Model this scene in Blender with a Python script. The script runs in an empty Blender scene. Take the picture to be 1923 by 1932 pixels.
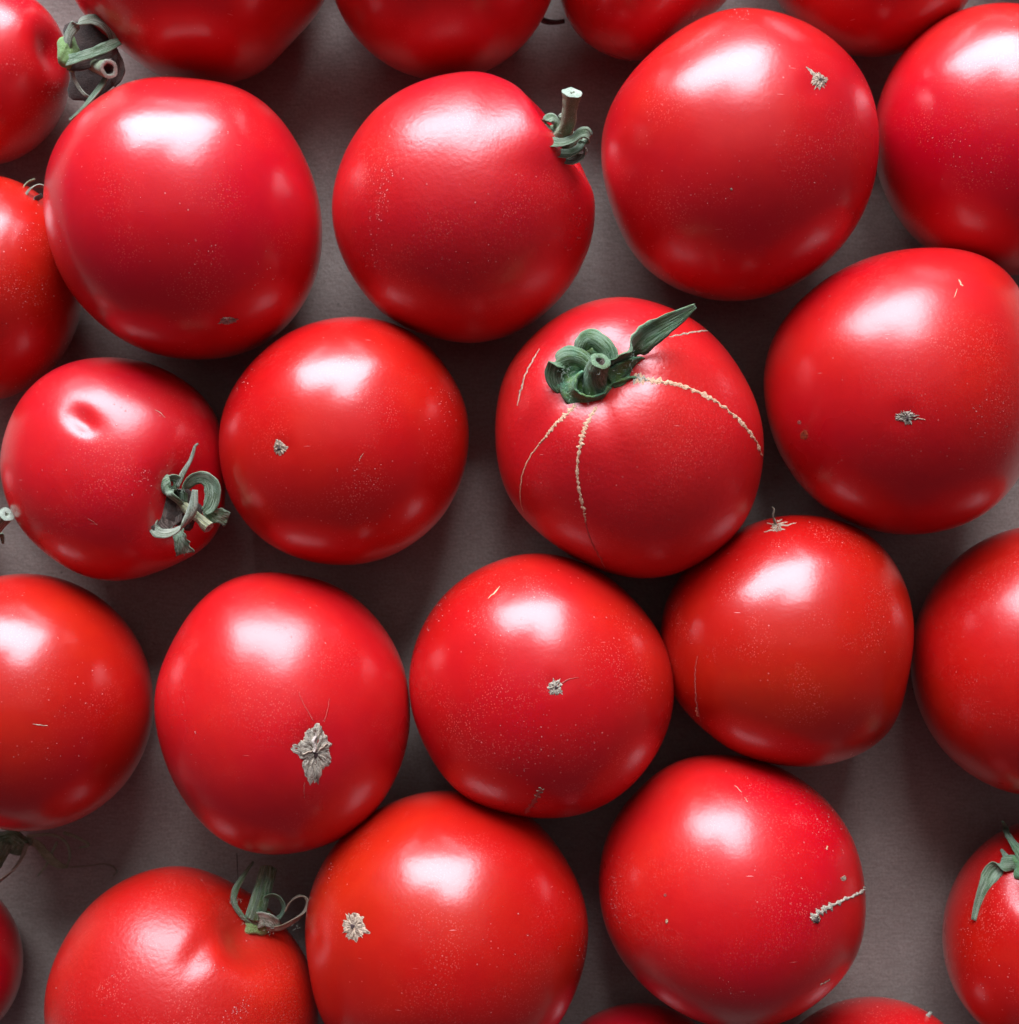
import bpy, bmesh, math, random
import numpy as np
from mathutils import Vector, noise
from mathutils.bvhtree import BVHTree

scene = bpy.context.scene
COL = scene.collection
rnd = random.Random(7)

# ------------------------------------------------------------------ camera
CAM_H = 0.32
FOV = math.radians(48.8)
FRAME = 2 * CAM_H * math.tan(FOV / 2)       # metres across the frame height, at table level
S = FRAME / 1932.0                          # metres per layout unit at table level
cd = bpy.data.cameras.new('camera')
cam = bpy.data.objects.new('camera', cd)
COL.objects.link(cam)
cam.location = (0, 0, CAM_H)
cd.sensor_fit = 'VERTICAL'
cd.sensor_height = 36
cd.lens = 18 / math.tan(FOV / 2)
cd.clip_start = 0.01
cd.clip_end = 20
cd.dof.use_dof = True
cd.dof.focus_distance = 0.265
cd.dof.aperture_fstop = 17
scene.camera = cam

# ------------------------------------------------------------------ light of the room: one big window, a dim room
w = bpy.data.worlds.new('World')
scene.world = w
w.use_nodes = True
w.node_tree.nodes['Background'].inputs[0].default_value = (1.0, 0.56, 0.74, 1)
w.node_tree.nodes['Background'].inputs[1].default_value = 0.08

def area(name, loc, target, sx, sy, radiance, colour, roll=0.0):
    ld = bpy.data.lights.new(name, 'AREA')
    ld.shape = 'RECTANGLE'
    ld.size = sx
    ld.size_y = sy
    ld.energy = radiance * math.pi * sx * sy
    ld.color = colour
    o = bpy.data.objects.new(name, ld)
    COL.objects.link(o)
    o.location = loc
    q = (Vector(target) - Vector(loc)).to_track_quat('-Z', 'Y')
    o.rotation_euler = q.to_euler()
    if roll:
        o.rotation_euler.rotate_axis('Z', roll)
    return o

WIN = (0.92, 0.885, 1.0)
area('window_light', (-0.15, 0.80, 0.50), (-0.15, 0.0, 0.50), 0.84, 0.50, 19.0, WIN)
area('window_light', (0.06, 0.80, 0.92), (0.06, 0.0, 0.92), 0.36, 0.34, 16.0, WIN)
area('ceiling_bounce', (-0.1, 0.75, 1.7), (-0.1, 0.3, 0.0), 2.4, 1.6, 0.22, (1.0, 0.94, 0.95))

scene.view_settings.view_transform = 'Standard'
scene.view_settings.look = 'None'
scene.view_settings.exposure = 0.0
scene.view_settings.gamma = 1.0
scene.cycles.max_bounces = 4
scene.cycles.diffuse_bounces = 3
scene.cycles.glossy_bounces = 2

# ------------------------------------------------------------------ helpers
CX, CY = 961.5, 966.0

def P(x, y, z):
    """world point seen at layout position (x, y) when it lies at height z"""
    f = S * (CAM_H - z) / CAM_H
    return Vector(((x - CX) * f, (CY - y) * f, z))

def project(V):
    f = CAM_H / ((CAM_H - V[:, 2]) * S)
    return np.stack([V[:, 0] * f, V[:, 1] * f], 1)      # y up, from image centre

def obj(name, verts, faces, mat, parent=None, smooth=True, mats=None, fmat=None):
    me = bpy.data.meshes.new(name)
    me.from_pydata([tuple(v) for v in verts], [], faces)
    me.update()
    if mats:
        for m in mats:
            me.materials.append(m)
        me.polygons.foreach_set('material_index', fmat)
    else:
        me.materials.append(mat)
    if smooth:
        me.polygons.foreach_set('use_smooth', [True] * len(me.polygons))
    o = bpy.data.objects.new(name, me)
    COL.objects.link(o)
    if parent is not None:
        o.parent = parent
        o.matrix_parent_inverse = parent.matrix_world.inverted()
    return o

class NT:
    def __init__(self, name):
        self.m = bpy.data.materials.new(name)
        self.m.use_nodes = True
        self.t = self.m.node_tree
        self.b = self.t.nodes['Principled BSDF']
        self.out = self.t.nodes['Material Output']
    def n(self, typ, **kw):
        nd = self.t.nodes.new(typ)
        for k, v in kw.items():
            if k.startswith('i_'):
                nd.inputs[k[2:].replace('_', ' ')].default_value = v
            else:
                setattr(nd, k, v)
        return nd
    def l(self, a, b):
        self.t.links.new(a, b)
    def ramp(self, fac, stops):
        r = self.n('ShaderNodeValToRGB')
        e = r.color_ramp.elements
        e[0].position, e[0].color = stops[0][0], stops[0][1]
        e[1].position, e[1].color = stops[-1][0], stops[-1][1]
        for p, c in stops[1:-1]:
            q = e.new(p)
            q.color = c
        self.l(fac, r.inputs[0])
        return r.outputs[0]
    def mix(self, fac, a, b, mode='MIX'):
        m = self.n('ShaderNodeMix', data_type='RGBA', blend_type=mode)
        for v, i in ((fac, 0), (a, 6), (b, 7)):
            if isinstance(v, bpy.types.NodeSocket):
                self.l(v, m.inputs[i])
            else:
                m.inputs[i].default_value = v
        return m.outputs[2]
    def math(self, op, a, b=0.0, clamp=False):
        m = self.n('ShaderNodeMath', operation=op, use_clamp=clamp)
        for v, i in ((a, 0), (b, 1)):
            if isinstance(v, bpy.types.NodeSocket):
                self.l(v, m.inputs[i])
            else:
                m.inputs[i].default_value = v
        return m.outputs[0]
    def noise(self, vec, scale, detail=3, rough=0.5, dist=0):
        n = self.n('ShaderNodeTexNoise')
        n.inputs['Scale'].default_value = scale
        n.inputs['Detail'].default_value = detail
        n.inputs['Roughness'].default_value = rough
        n.inputs['Distortion'].default_value = dist
        if vec is not None:
            self.l(vec, n.inputs['Vector'])
        return n.outputs['Fac']

def g(v):
    return (v, v, v, 1)

def tomato_material(name, colour, seed, dust=1.0, peel=1.0, rough=0.20, orange=0.25):
    T = NT(name)
    tc = T.n('ShaderNodeTexCoord')
    mp = T.n('ShaderNodeMapping')
    mp.inputs['Location'].default_value = (seed * 0.37, seed * 0.71, seed * 0.13)
    T.l(tc.outputs['Object'], mp.inputs[0])
    v = mp.outputs[0]
    # large soft ripeness variation
    big = T.noise(v, 22, 3, 0.5)
    c2 = (min(1, colour[0] * 1.06), colour[1] * 1.0 + 0.014 * orange * 4, colour[2] * 0.7, 1)
    base = T.mix(T.ramp(big, [(0.35, g(0)), (0.7, g(1))]), (*colour, 1), c2)
    mid = T.noise(v, 260, 4, 0.6)
    base = T.mix(T.ramp(mid, [(0.3, g(0)), (0.8, g(0.35))]), base, (colour[0] * 0.8, colour[1] * 0.6, colour[2] * 0.8, 1))
    # fine pale pores of the skin
    vo0 = T.n('ShaderNodeTexVoronoi', feature='F1')
    vo0.inputs['Scale'].default_value = 1700
    T.l(v, vo0.inputs['Vector'])
    pores = T.ramp(vo0.outputs['Distance'], [(0.10, g(1)), (0.38, g(0))])
    pmask = T.ramp(T.noise(v, 55 + 9 * (seed % 5), 3, 0.6), [(0.46, g(0.0)), (0.72, g(0.5 * dust))])
    base = T.mix(T.math('MULTIPLY', pores, pmask), base, (0.75, 0.16, 0.13, 1))
    # dust specks
    vo = T.n('ShaderNodeTexVoronoi', feature='F1')
    vo.inputs['Scale'].default_value = 640
    T.l(v, vo.inputs['Vector'])
    dot = T.ramp(vo.outputs['Distance'], [(0.07, g(0.9)), (0.16, g(0))])
    sep = T.n('ShaderNodeSeparateColor')
    T.l(vo.outputs['Color'], sep.inputs[0])
    keep = T.ramp(sep.outputs[0], [(0.55, g(0)), (0.98, g(1))])
    msk = T.ramp(T.noise(v, 34 + 6 * (seed % 6), 4, 0.65), [(0.45, g(0.07)), (0.62, g(0.95))])
    speck = T.math('MULTIPLY', T.math('MULTIPLY', dot, keep), T.math('MULTIPLY', msk, dust), True)
    # hairs / lint and little scratches
    mp2 = T.n('ShaderNodeMapping')
    mp2.inputs['Scale'].default_value = (1.0, 9.0, 1.4)
    mp2.inputs['Rotation'].default_value = (0.3 * seed, 0.5, 1.1 * seed)
    T.l(v, mp2.inputs[0])
    vo2 = T.n('ShaderNodeTexVoronoi', feature='F1')
    vo2.inputs['Scale'].default_value = 95
    T.l(mp2.outputs[0], vo2.inputs['Vector'])
    lint = T.ramp(vo2.outputs['Distance'], [(0.04, g(1)), (0.10, g(0))])
    sep2 = T.n('ShaderNodeSeparateColor')
    T.l(vo2.outputs['Color'], sep2.inputs[0])
    lint = T.math('MULTIPLY', lint, T.ramp(sep2.outputs[1], [(0.90, g(0)), (0.94, g(0.6 * dust))]))
    allm = T.math('MAXIMUM', speck, lint)
    base = T.mix(allm, base, (0.66, 0.20, 0.18, 1))
    T.l(base, T.b.inputs['Base Color'])
    T.b.inputs['IOR'].default_value = 1.45
    T.b.inputs['Roughness'].default_value = 0.36
    T.b.inputs['Specular IOR Level'].default_value = 0.26
    T.b.inputs['Subsurface Weight'].default_value = 0.5
    T.b.inputs['Subsurface Radius'].default_value = (1.0, 0.08, 0.06)
    T.b.inputs['Subsurface Scale'].default_value = 0.008
    T.b.inputs['Coat Weight'].default_value = 1.0
    T.b.inputs['Coat IOR'].default_value = 1.52
    rr = T.noise(v, 35, 3, 0.6)
    rr = T.math('MULTIPLY_ADD', rr, 0.12)
    rr.node.inputs[2].default_value = rough
    rr = T.math('ADD', rr, T.math('MULTIPLY', allm, 0.35))
    T.l(rr, T.b.inputs['Coat Roughness'])
    # orange-peel relief and dust relief
    n1 = T.noise(v, 900, 2, 0.5)
    n2 = T.noise(v, 130, 3, 0.5)
    h = T.math('ADD', T.math('MULTIPLY', n1, 0.22 * peel), T.math('MULTIPLY', n2, 0.75))
    h = T.math('ADD', h, T.math('MULTIPLY', allm, 0.3))
    bp = T.n('ShaderNodeBump')
    bp.inputs['Strength'].default_value = 0.5
    bp.inputs['Distance'].default_value = 0.00022
    T.l(h, bp.inputs['Height'])
    T.l(bp.outputs[0], T.b.inputs['Normal'])
    T.l(bp.outputs[0], T.b.inputs['Coat Normal'])
    return T.m

def plant_material(name, c1, c2, c3, stripe=True, rough=0.75):
    """dry fuzzy green: c1 main, c2 second tone, c3 pale fuzz"""
    T = NT(name)
    uv = T.n('ShaderNodeUVMap')
    tc = T.n('ShaderNodeTexCoord')
    v = tc.outputs['Object']
    a = T.ramp(T.noise(v, 330, 3, 0.6), [(0.35, g(0)), (0.65, g(1))])
    base = T.mix(a, (*c1, 1), (*c2, 1))
    if stripe:
        mp = T.n('ShaderNodeMapping')
        mp.inputs['Scale'].default_value = (9.0, 0.8, 1)
        T.l(uv.outputs[0], mp.inputs[0])
        st = T.noise(mp.outputs[0], 1.6, 4, 0.65, 0.4)
        base = T.mix(T.ramp(st, [(0.45, g(0)), (0.62, g(0.75))]), base, (*c3, 1))
        base = T.mix(T.ramp(st, [(0.30, g(0.7)), (0.43, g(0))]), base, (c1[0] * 0.25, c1[1] * 0.25, c1[2] * 0.22, 1))
    fz = T.noise(v, 3800, 3, 0.7)
    base = T.mix(T.ramp(fz, [(0.52, g(0)), (0.70, g(0.6))]), base, (*c3, 1))
    T.l(base, T.b.inputs['Base Color'])
    T.b.inputs['Roughness'].default_value = rough
    T.b.inputs['Sheen Weight'].default_value = 0.25
    T.b.inputs['Sheen Roughness'].default_value = 0.4
    T.b.inputs['Sheen Tint'].default_value = (0.7, 0.95, 0.9, 1)
    h = T.noise(v, 2200, 4, 0.7)
    if stripe:
        h = T.math('ADD', T.math('MULTIPLY', h, 0.5), T.math('MULTIPLY', st, 1.6))
    bp = T.n('ShaderNodeBump')
    bp.inputs['Strength'].default_value = 0.9
    bp.inputs['Distance'].default_value = 0.0005
    T.l(h, bp.inputs['Height'])
    T.l(bp.outputs[0], T.b.inputs['Normal'])
    return T.m

def cork_material(name, c1, c2, dark):
    T = NT(name)
    tc = T.n('ShaderNodeTexCoord')
    v = tc.outputs['Object']
    a = T.noise(v, 900, 4, 0.7)
    base = T.mix(T.ramp(a, [(0.38, g(0)), (0.62, g(1))]), (*c1, 1), (*c2, 1))
    b = T.noise(v, 1500, 3, 0.7, 1.0)
    base = T.mix(T.ramp(b, [(0.34, g(0.9)), (0.46, g(0))]), base, (*dark, 1))
    uv = T.n('ShaderNodeUVMap')
    st = T.noise(uv.outputs[0], 2.6, 3, 0.6, 0.3)
    base = T.mix(T.ramp(st, [(0.36, g(0.85)), (0.46, g(0))]), base, (*dark, 1))
    base = T.mix(T.ramp(st, [(0.55, g(0)), (0.66, g(0.6))]), base, (min(1, c1[0] * 1.5), min(1, c1[1] * 1.4), min(1, c1[2] * 1.3), 1))
    T.l(base, T.b.inputs['Base Color'])
    T.b.inputs['Roughness'].default_value = 0.7
    bp = T.n('ShaderNodeBump')
    bp.inputs['Strength'].default_value = 1.0
    bp.inputs['Distance'].default_value = 0.0005
    T.l(T.math('ADD', b, st), bp.inputs['Height'])
    T.l(bp.outputs[0], T.b.inputs['Normal'])
    return T.m

M_TEAL = plant_material('dry_sepal_teal', (0.11, 0.23, 0.12), (0.08, 0.14, 0.05), (0.42, 0.58, 0.42))
M_GREY = plant_material('dry_sepal_grey', (0.22, 0.31, 0.21), (0.13, 0.17, 0.09), (0.62, 0.72, 0.58))
M_GREEN = plant_material('fresh_calyx_green', (0.09, 0.29, 0.15), (0.12, 0.25, 0.05), (0.38, 0.62, 0.45), stripe=False)
M_LEAF = plant_material('sepal_dark_green', (0.065, 0.19, 0.085), (0.08, 0.16, 0.035), (0.32, 0.50, 0.34))
M_BRIGHT = plant_material('calyx_bright_green', (0.24, 0.45, 0.15), (0.16, 0.30, 0.08), (0.45, 0.62, 0.40), stripe=False)
M_TAN = plant_material('dry_sepal_tan', (0.34, 0.30, 0.19), (0.22, 0.21, 0.12), (0.55, 0.52, 0.38))
M_BROWN = plant_material('sepal_underside_brown', (0.075, 0.05, 0.035), (0.04, 0.03, 0.02), (0.20, 0.16, 0.13))
M_STEM = plant_material('stem_grey_brown', (0.28, 0.37, 0.22), (0.18, 0.25, 0.12), (0.58, 0.68, 0.52), stripe=False)
M_STEMY = plant_material('stem_yellow_green', (0.30, 0.32, 0.14), (0.15, 0.20, 0.08), (0.52, 0.58, 0.40))
M_CUT = plant_material('stem_cut_pale', (0.50, 0.62, 0.50), (0.28, 0.40, 0.30), (0.74, 0.84, 0.72), stripe=False)
M_HOLE = plant_material('stem_pith', (0.20, 0.25, 0.17), (0.12, 0.14, 0.08), (0.40, 0.45, 0.36), stripe=False)
M_CORK = cork_material('blossom_scar_grey', (0.56, 0.54, 0.43), (0.38, 0.36, 0.28), (0.12, 0.065, 0.04))
M_CORKL = cork_material('blossom_scar_pale', (0.60, 0.50, 0.36), (0.38, 0.31, 0.23), (0.12, 0.05, 0.03))
M_CRACK = cork_material('crack_cork_cream', (0.78, 0.56, 0.36), (0.66, 0.42, 0.25), (0.55, 0.22, 0.12))
M_PINK = cork_material('healed_line_pink', (0.50, 0.13, 0.10), (0.45, 0.10, 0.08), (0.36, 0.05, 0.04))
M_WHITE = cork_material('scar_ridge_white', (0.80, 0.76, 0.66), (0.66, 0.60, 0.50), (0.40, 0.32, 0.25))
M_SHELL_SHADE = plant_material('calyx_inside_and_shade', (0.06, 0.04, 0.03), (0.03, 0.022, 0.016), (0.12, 0.10, 0.08), stripe=False)  # brown inside of calyx J, and painted shade in the gaps of calyx A
M_DARKPIT = cork_material('scar_pit_dark', (0.05, 0.03, 0.03), (0.08, 0.05, 0.05), (0.01, 0.005, 0.005))

# ------------------------------------------------------------------ the table: matte grey-brown board
def table_material():
    T = NT('grey_brown_board')
    tc = T.n('ShaderNodeTexCoord')
    v = tc.outputs['Object']
    a = T.noise(v, 30, 5, 0.6)
    base = T.mix(T.ramp(a, [(0.3, g(0)), (0.7, g(1))]), (0.310, 0.292, 0.250, 1), (0.415, 0.394, 0.340, 1))
    mpf = T.n('ShaderNodeMapping')
    mpf.inputs['Scale'].default_value = (1.0, 7.0, 1.0)
    mpf.inputs['Rotation'].default_value = (0, 0, 0.35)
    T.l(v, mpf.inputs[0])
    fib = T.noise(mpf.outputs[0], 260, 5, 0.7, 0.6)
    base = T.mix(T.ramp(fib, [(0.40, g(0.45)), (0.55, g(0))]), base, (0.23, 0.205, 0.175, 1))
    stain = T.noise(v, 85, 5, 0.7, 0.5)
    base = T.mix(T.ramp(stain, [(0.56, g(0)), (0.68, g(0.35))]), base, (0.46, 0.42, 0.38, 1))
    f = T.noise(v, 1400, 4, 0.7)
    base = T.mix(T.ramp(f, [(0.35, g(0.55)), (0.6, g(0))]), base, (0.20, 0.165, 0.14, 1))
    vo = T.n('ShaderNodeTexVoronoi')
    vo.inputs['Scale'].default_value = 190
    T.l(v, vo.inputs['Vector'])
    sp = T.n('ShaderNodeSeparateColor')
    T.l(vo.outputs['Color'], sp.inputs[0])
    d = T.math('MULTIPLY', T.ramp(vo.outputs['Distance'], [(0.03, g(1)), (0.07, g(0))]), T.ramp(sp.outputs[0], [(0.6, g(0)), (0.7, g(0.7))]))
    base = T.mix(d, base, (0.03, 0.025, 0.025, 1))
    d2 = T.math('MULTIPLY', T.ramp(vo.outputs['Distance'], [(0.02, g(1)), (0.06, g(0))]), T.ramp(sp.outputs[1], [(0.8, g(0)), (0.9, g(0.5))]))
    base = T.mix(d2, base, (0.45, 0.42, 0.40, 1))
    T.l(base, T.b.inputs['Base Color'])
    T.b.inputs['Roughness'].default_value = 0.5
    T.b.inputs['Specular IOR Level'].default_value = 0.35
    bp = T.n('ShaderNodeBump')
    bp.inputs['Strength'].default_value = 0.6
    bp.inputs['Distance'].default_value = 0.0004
    T.l(T.math('ADD', T.noise(v, 700, 4, 0.6), T.noise(v, 60, 2, 0.5)), bp.inputs['Height'])
    T.l(bp.outputs[0], T.b.inputs['Normal'])
    return T.m

tb = obj('tabletop', [(-0.5, -0.5, 0), (0.5, -0.5, 0), (0.5, 0.5, 0), (-0.5, 0.5, 0),
                      (-0.5, -0.5, -0.02), (0.5, -0.5, -0.02), (0.5, 0.5, -0.02), (-0.5, 0.5, -0.02)],
         [(0, 1, 2, 3), (7, 6, 5, 4), (0, 4, 5, 1), (1, 5, 6, 2), (2, 6, 7, 3), (3, 7, 4, 0)], table_material(), smooth=False)
tb['kind'] = 'structure'
tb['label'] = 'matte grey-brown board under all the tomatoes'

# ------------------------------------------------------------------ tomato bodies
def ico(sub):
    bm = bmesh.new()
    bmesh.ops.create_icosphere(bm, subdivisions=sub, radius=1.0)
    V = np.array([v.co[:] for v in bm.verts])
    F = [tuple(v.index for v in f.verts) for f in bm.faces]
    bm.free()
    V /= np.linalg.norm(V, axis=1)[:, None]
    return V, F

U_C, F_C = ico(5)
U_F, F_F = ico(6)
NB = 72
HARM = 9

def ell(cx, cy, rx, ry):
    return [(cx + rx * math.cos(a), cy + ry * math.sin(a)) for a in np.linspace(0, 2 * math.pi, 41)[:-1]]

def tangent_frame(d):
    d = Vector(d).normalized()
    ax = Vector((1, 0, 0)) - d * d.x
    ax.normalize()
    ay = d.cross(ax)
    if ay.y < 0:
        ay = -ay
    return np.array(d), np.array(ax), np.array(ay)

def shape_factor(U, feats, seed, lump, box):
    f = np.ones(len(U))
    # low frequency irregularity of the fruit
    r = random.Random(seed)
    for k in range(5):
        q = Vector((r.gauss(0, 1), r.gauss(0, 1), r.gauss(0, 1))).normalized()
        ph = r.uniform(0, 6.28)
        fr = r.uniform(1.6, 3.2)
        f += lump * 0.5 * np.sin(fr * (U @ np.array(q)) + ph)
    for ft in feats:
        kind = ft[0]
        d, ax, ay = tangent_frame(ft[1])
        dot = np.clip(U @ d, -1, 1)
        ang = np.arccos(dot)
        if kind == 'dimple':            # sunken stem cavity: sigma, depth
            s, dep = ft[2], ft[3]
            f -= dep * np.exp(-(ang / s) ** 2)
            f += dep * 0.22 * np.exp(-((ang - s * 1.75) / (s * 0.8)) ** 2)
        elif kind == 'ribs':            # n, amplitude, reach, phase
            psi = np.arctan2(U @ ay, U @ ax)
            f -= ft[3] * np.abs(np.cos(0.5 * ft[2] * psi + ft[5])) ** 6 * np.exp(-((ang - ft[4] * 0.6) / ft[4]) ** 2)
        elif kind == 'dent':            # s1, s2, angle, depth, sharp
            c, s = math.cos(ft[4]), math.sin(ft[4])
            a = (U @ ax) * c + (U @ ay) * s
            b = -(U @ ax) * s + (U @ ay) * c
            m = (dot > 0)
            q = np.exp(-((np.abs(a) / ft[2]) ** 2.2 + (np.abs(b) / ft[3]) ** 2.2))
            f -= m * ft[5] * q
        elif kind == 'bulge':
            f += ft[3] * np.exp(-(ang / ft[2]) ** 2)
    return f

def build_points(U, c, rho, Rz, fac):
    phi = np.arctan2(U[:, 1], U[:, 0]) % (2 * np.pi)
    co = np.fft.rfft(rho) / NB
    rr = np.full(len(phi), co[0].real)
    for q in range(1, HARM + 4):
        rr = rr + 2 * (co[q] * math.exp(-(q / HARM) ** 4) * np.exp(1j * q * phi)).real
    h = np.hypot(U[:, 0], U[:, 1])
    rm = rho.mean()
    rr = rm + (rr - rm) * h ** 0.8
    X = np.stack([rr * U[:, 0], rr * U[:, 1], Rz * U[:, 2]], 1) * fac[:, None]
    return X + np.array([c[0], c[1], Rz])

class Tom:
    pass

def fit_tomato(key, outline, k=0.93, feats=(), seed=1, lump=0.018, harm=9):
    global HARM
    HARM = harm
    pts = np.array([(x - CX, CY - y) for x, y in outline])
    tc_ = (pts.max(0) + pts.min(0)) / 2
    q = pts - tc_
    an = np.arctan2(q[:, 1], q[:, 0]) % (2 * np.pi)
    ra = np.hypot(q[:, 0], q[:, 1])
    o_ = np.argsort(an)
    an, ra = an[o_], ra[o_]
    an = np.concatenate([an - 2 * np.pi, an, an + 2 * np.pi])
    ra = np.concatenate([ra, ra, ra])
    grid = np.arange(NB) / NB * 2 * np.pi
    target = np.interp(grid, an, ra)
    for _ in range(2):
        target = 0.25 * np.roll(target, 1) + 0.5 * target + 0.25 * np.roll(target, -1)
    hx = (pts[:, 0].max() - pts[:, 0].min()) / 2
    hy = (pts[:, 1].max() - pts[:, 1].min()) / 2
    # features given at layout positions -> directions on the unit ball
    fl = []
    for ft in feats:
        d = ft[1]
        if len(d) == 2:
            # where the sight line to that place meets a ball of this size
            Ra = target.mean() * S
            Ra = Ra / (1 + k * Ra / CAM_H)
            cc = Vector((tc_[0], tc_[1], 0)) * (S * (CAM_H - Ra * k) / CAM_H) * 0.99 + Vector((0, 0, Ra * k))
            o = Vector((0, 0, CAM_H))
            e = (P(d[0], d[1], 0) - o).normalized()
            m = (cc - o).dot(e)
            q2 = Ra * Ra - ((cc - o).length_squared - m * m)
            d = (o + e * (m - math.sqrt(max(q2, 0.0))) - cc).normalized()
        else:
            ux = (d[0] - CX - tc_[0]) / hx
            uy = (CY - d[1] - tc_[1]) / hy
            d = Vector((ux, uy, d[2])).normalized()
        fl.append((ft[0], d) + tuple(ft[2:]))
    fac = shape_factor(U_C, fl, seed, lump, 0)
    R0 = target.mean() * S
    R0 = R0 / (1 + k * R0 / CAM_H)
    rho = np.full(NB, R0)
    c = tc_ * S * (CAM_H - R0 * k) / CAM_H
    for it in range(14):
        Rz = k * rho.mean()
        V = build_points(U_C, c, rho, Rz, fac)
        pr = project(V)
        dd = pr - tc_
        a = np.arctan2(dd[:, 1], dd[:, 0]) % (2 * np.pi)
        r = np.hypot(dd[:, 0], dd[:, 1])
        b = np.round(a / (2 * np.pi) * NB).astype(int) % NB
        mx = np.zeros(NB)
        np.maximum.at(mx, b, r)
        if it < 7:
            mid = (pr.max(0) + pr.min(0)) / 2
            c = c + (tc_ - mid) * S * (CAM_H - Rz) / CAM_H * 0.9
        ratio = np.clip(target / np.maximum(mx, 1), 0.8, 1.25)
        rho = rho * ratio ** 0.75
        rho = 0.12 * np.roll(rho, 1) + 0.76 * rho + 0.12 * np.roll(rho, -1)
    Rz = k * rho.mean()
    fac = shape_factor(U_F, fl, seed, lump, 0)
    V = build_points(U_F, c, rho, Rz, fac)
    V[:, 2] -= V[:, 2].min()
    t = Tom()
    t.key, t.c, t.R, t.Rz = key, np.array([c[0], c[1], Rz]), rho.mean(), Rz
    t.V = V
    t.bvh = BVHTree.FromPolygons([Vector(v) for v in V], F_F)
    t.base = Vector((c[0], c[1], 0))
    return t

def hit(t, x, y):
    o = Vector((0, 0, CAM_H))
    d = (P(x, y, 0) - o).normalized()
    loc, nor, idx, dist = t.bvh.ray_cast(o, d)
    if loc is None:
        # just outside the outline: nearest surface point
        z = t.Rz
        loc, nor, idx, dist = t.bvh.find_nearest(P(x, y, z))
    return loc, nor
TOM = {}
GROUP = 'red tomatoes laid out on the board'

def tomato(key, label, outline, colour=(0.30, 0.004, 0.006), k=0.93, feats=(), seed=1, lump=0.018,
           dust=1.0, peel=1.0, rough=0.20, orange=0.25, harm=9):
    t = fit_tomato(key, outline, k, feats, seed, lump, harm)
    e = bpy.data.objects.new('tomato', None)
    COL.objects.link(e)
    e.empty_display_size = 0.01
    e.location = t.base
    e['label'] = label
    e['category'] = 'tomato'
    e['group'] = GROUP
    bpy.context.view_layer.update()
    t.root = e
    q = 0.93 + 0.12 * ((seed * 37) % 10) / 9
    colour = (colour[0] * q, colour[1] * (0.8 + 0.4 * ((seed * 53) % 10) / 9), colour[2] * (1.1 - 0.3 * ((seed * 53) % 10) / 9))
    t.mat = tomato_material('tomato_skin', colour, seed, dust * (0.7 + 0.6 * ((seed * 29) % 10) / 9), peel, rough + 0.03 * ((seed * 17) % 3 - 1), orange)
    me = obj('fruit_body', [Vector(v) - t.base for v in t.V], F_F, t.mat)
    me.parent = e
    TOM[key] = t
    return t

def part(t, name, verts, faces, mat, parent=None, smooth=True, uvs=None, label=None):
    o = obj(name, [Vector(v) - t.base for v in verts], faces, mat, smooth=smooth)
    o.parent = parent if parent is not None else t.root
    if uvs is not None:
        ul = o.data.uv_layers.new(name='UVMap')
        for li, lp in enumerate(o.data.loops):
            ul.data[li].uv = uvs[lp.vertex_index]
    if label:
        o['label'] = label
    return o
RED = (0.55, 0.0024, 0.010)
CRIM = (0.57, 0.0016, 0.016)
ORNG = (0.51, 0.0044, 0.0055)

# ------------------------------------------------------------------ shapes that grow on the fruit
def spline(pts, n):
    """Catmull-Rom through rows of numbers, n samples"""
    p = [np.array(q, float) for q in pts]
    if len(p) == 2:
        return [p[0] + (p[1] - p[0]) * i / (n - 1) for i in range(n)]
    p = [2 * p[0] - p[1]] + p + [2 * p[-1] - p[-2]]
    m = len(p) - 3
    out = []
    for i in range(n):
        u = i / (n - 1) * m
        k = min(int(u), m - 1)
        f = u - k
        a, b, c, d = p[k:k + 4]
        out.append(0.5 * ((2 * b) + (c - a) * f + (2 * a - 5 * b + 4 * c - d) * f * f + (3 * b - a - 3 * c + d) * f ** 3))
    return out

def path_world(t, pts, z0):
    return [tuple(P(p[0], p[1], z0 + p[2] * 0.001)) for p in pts]

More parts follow.
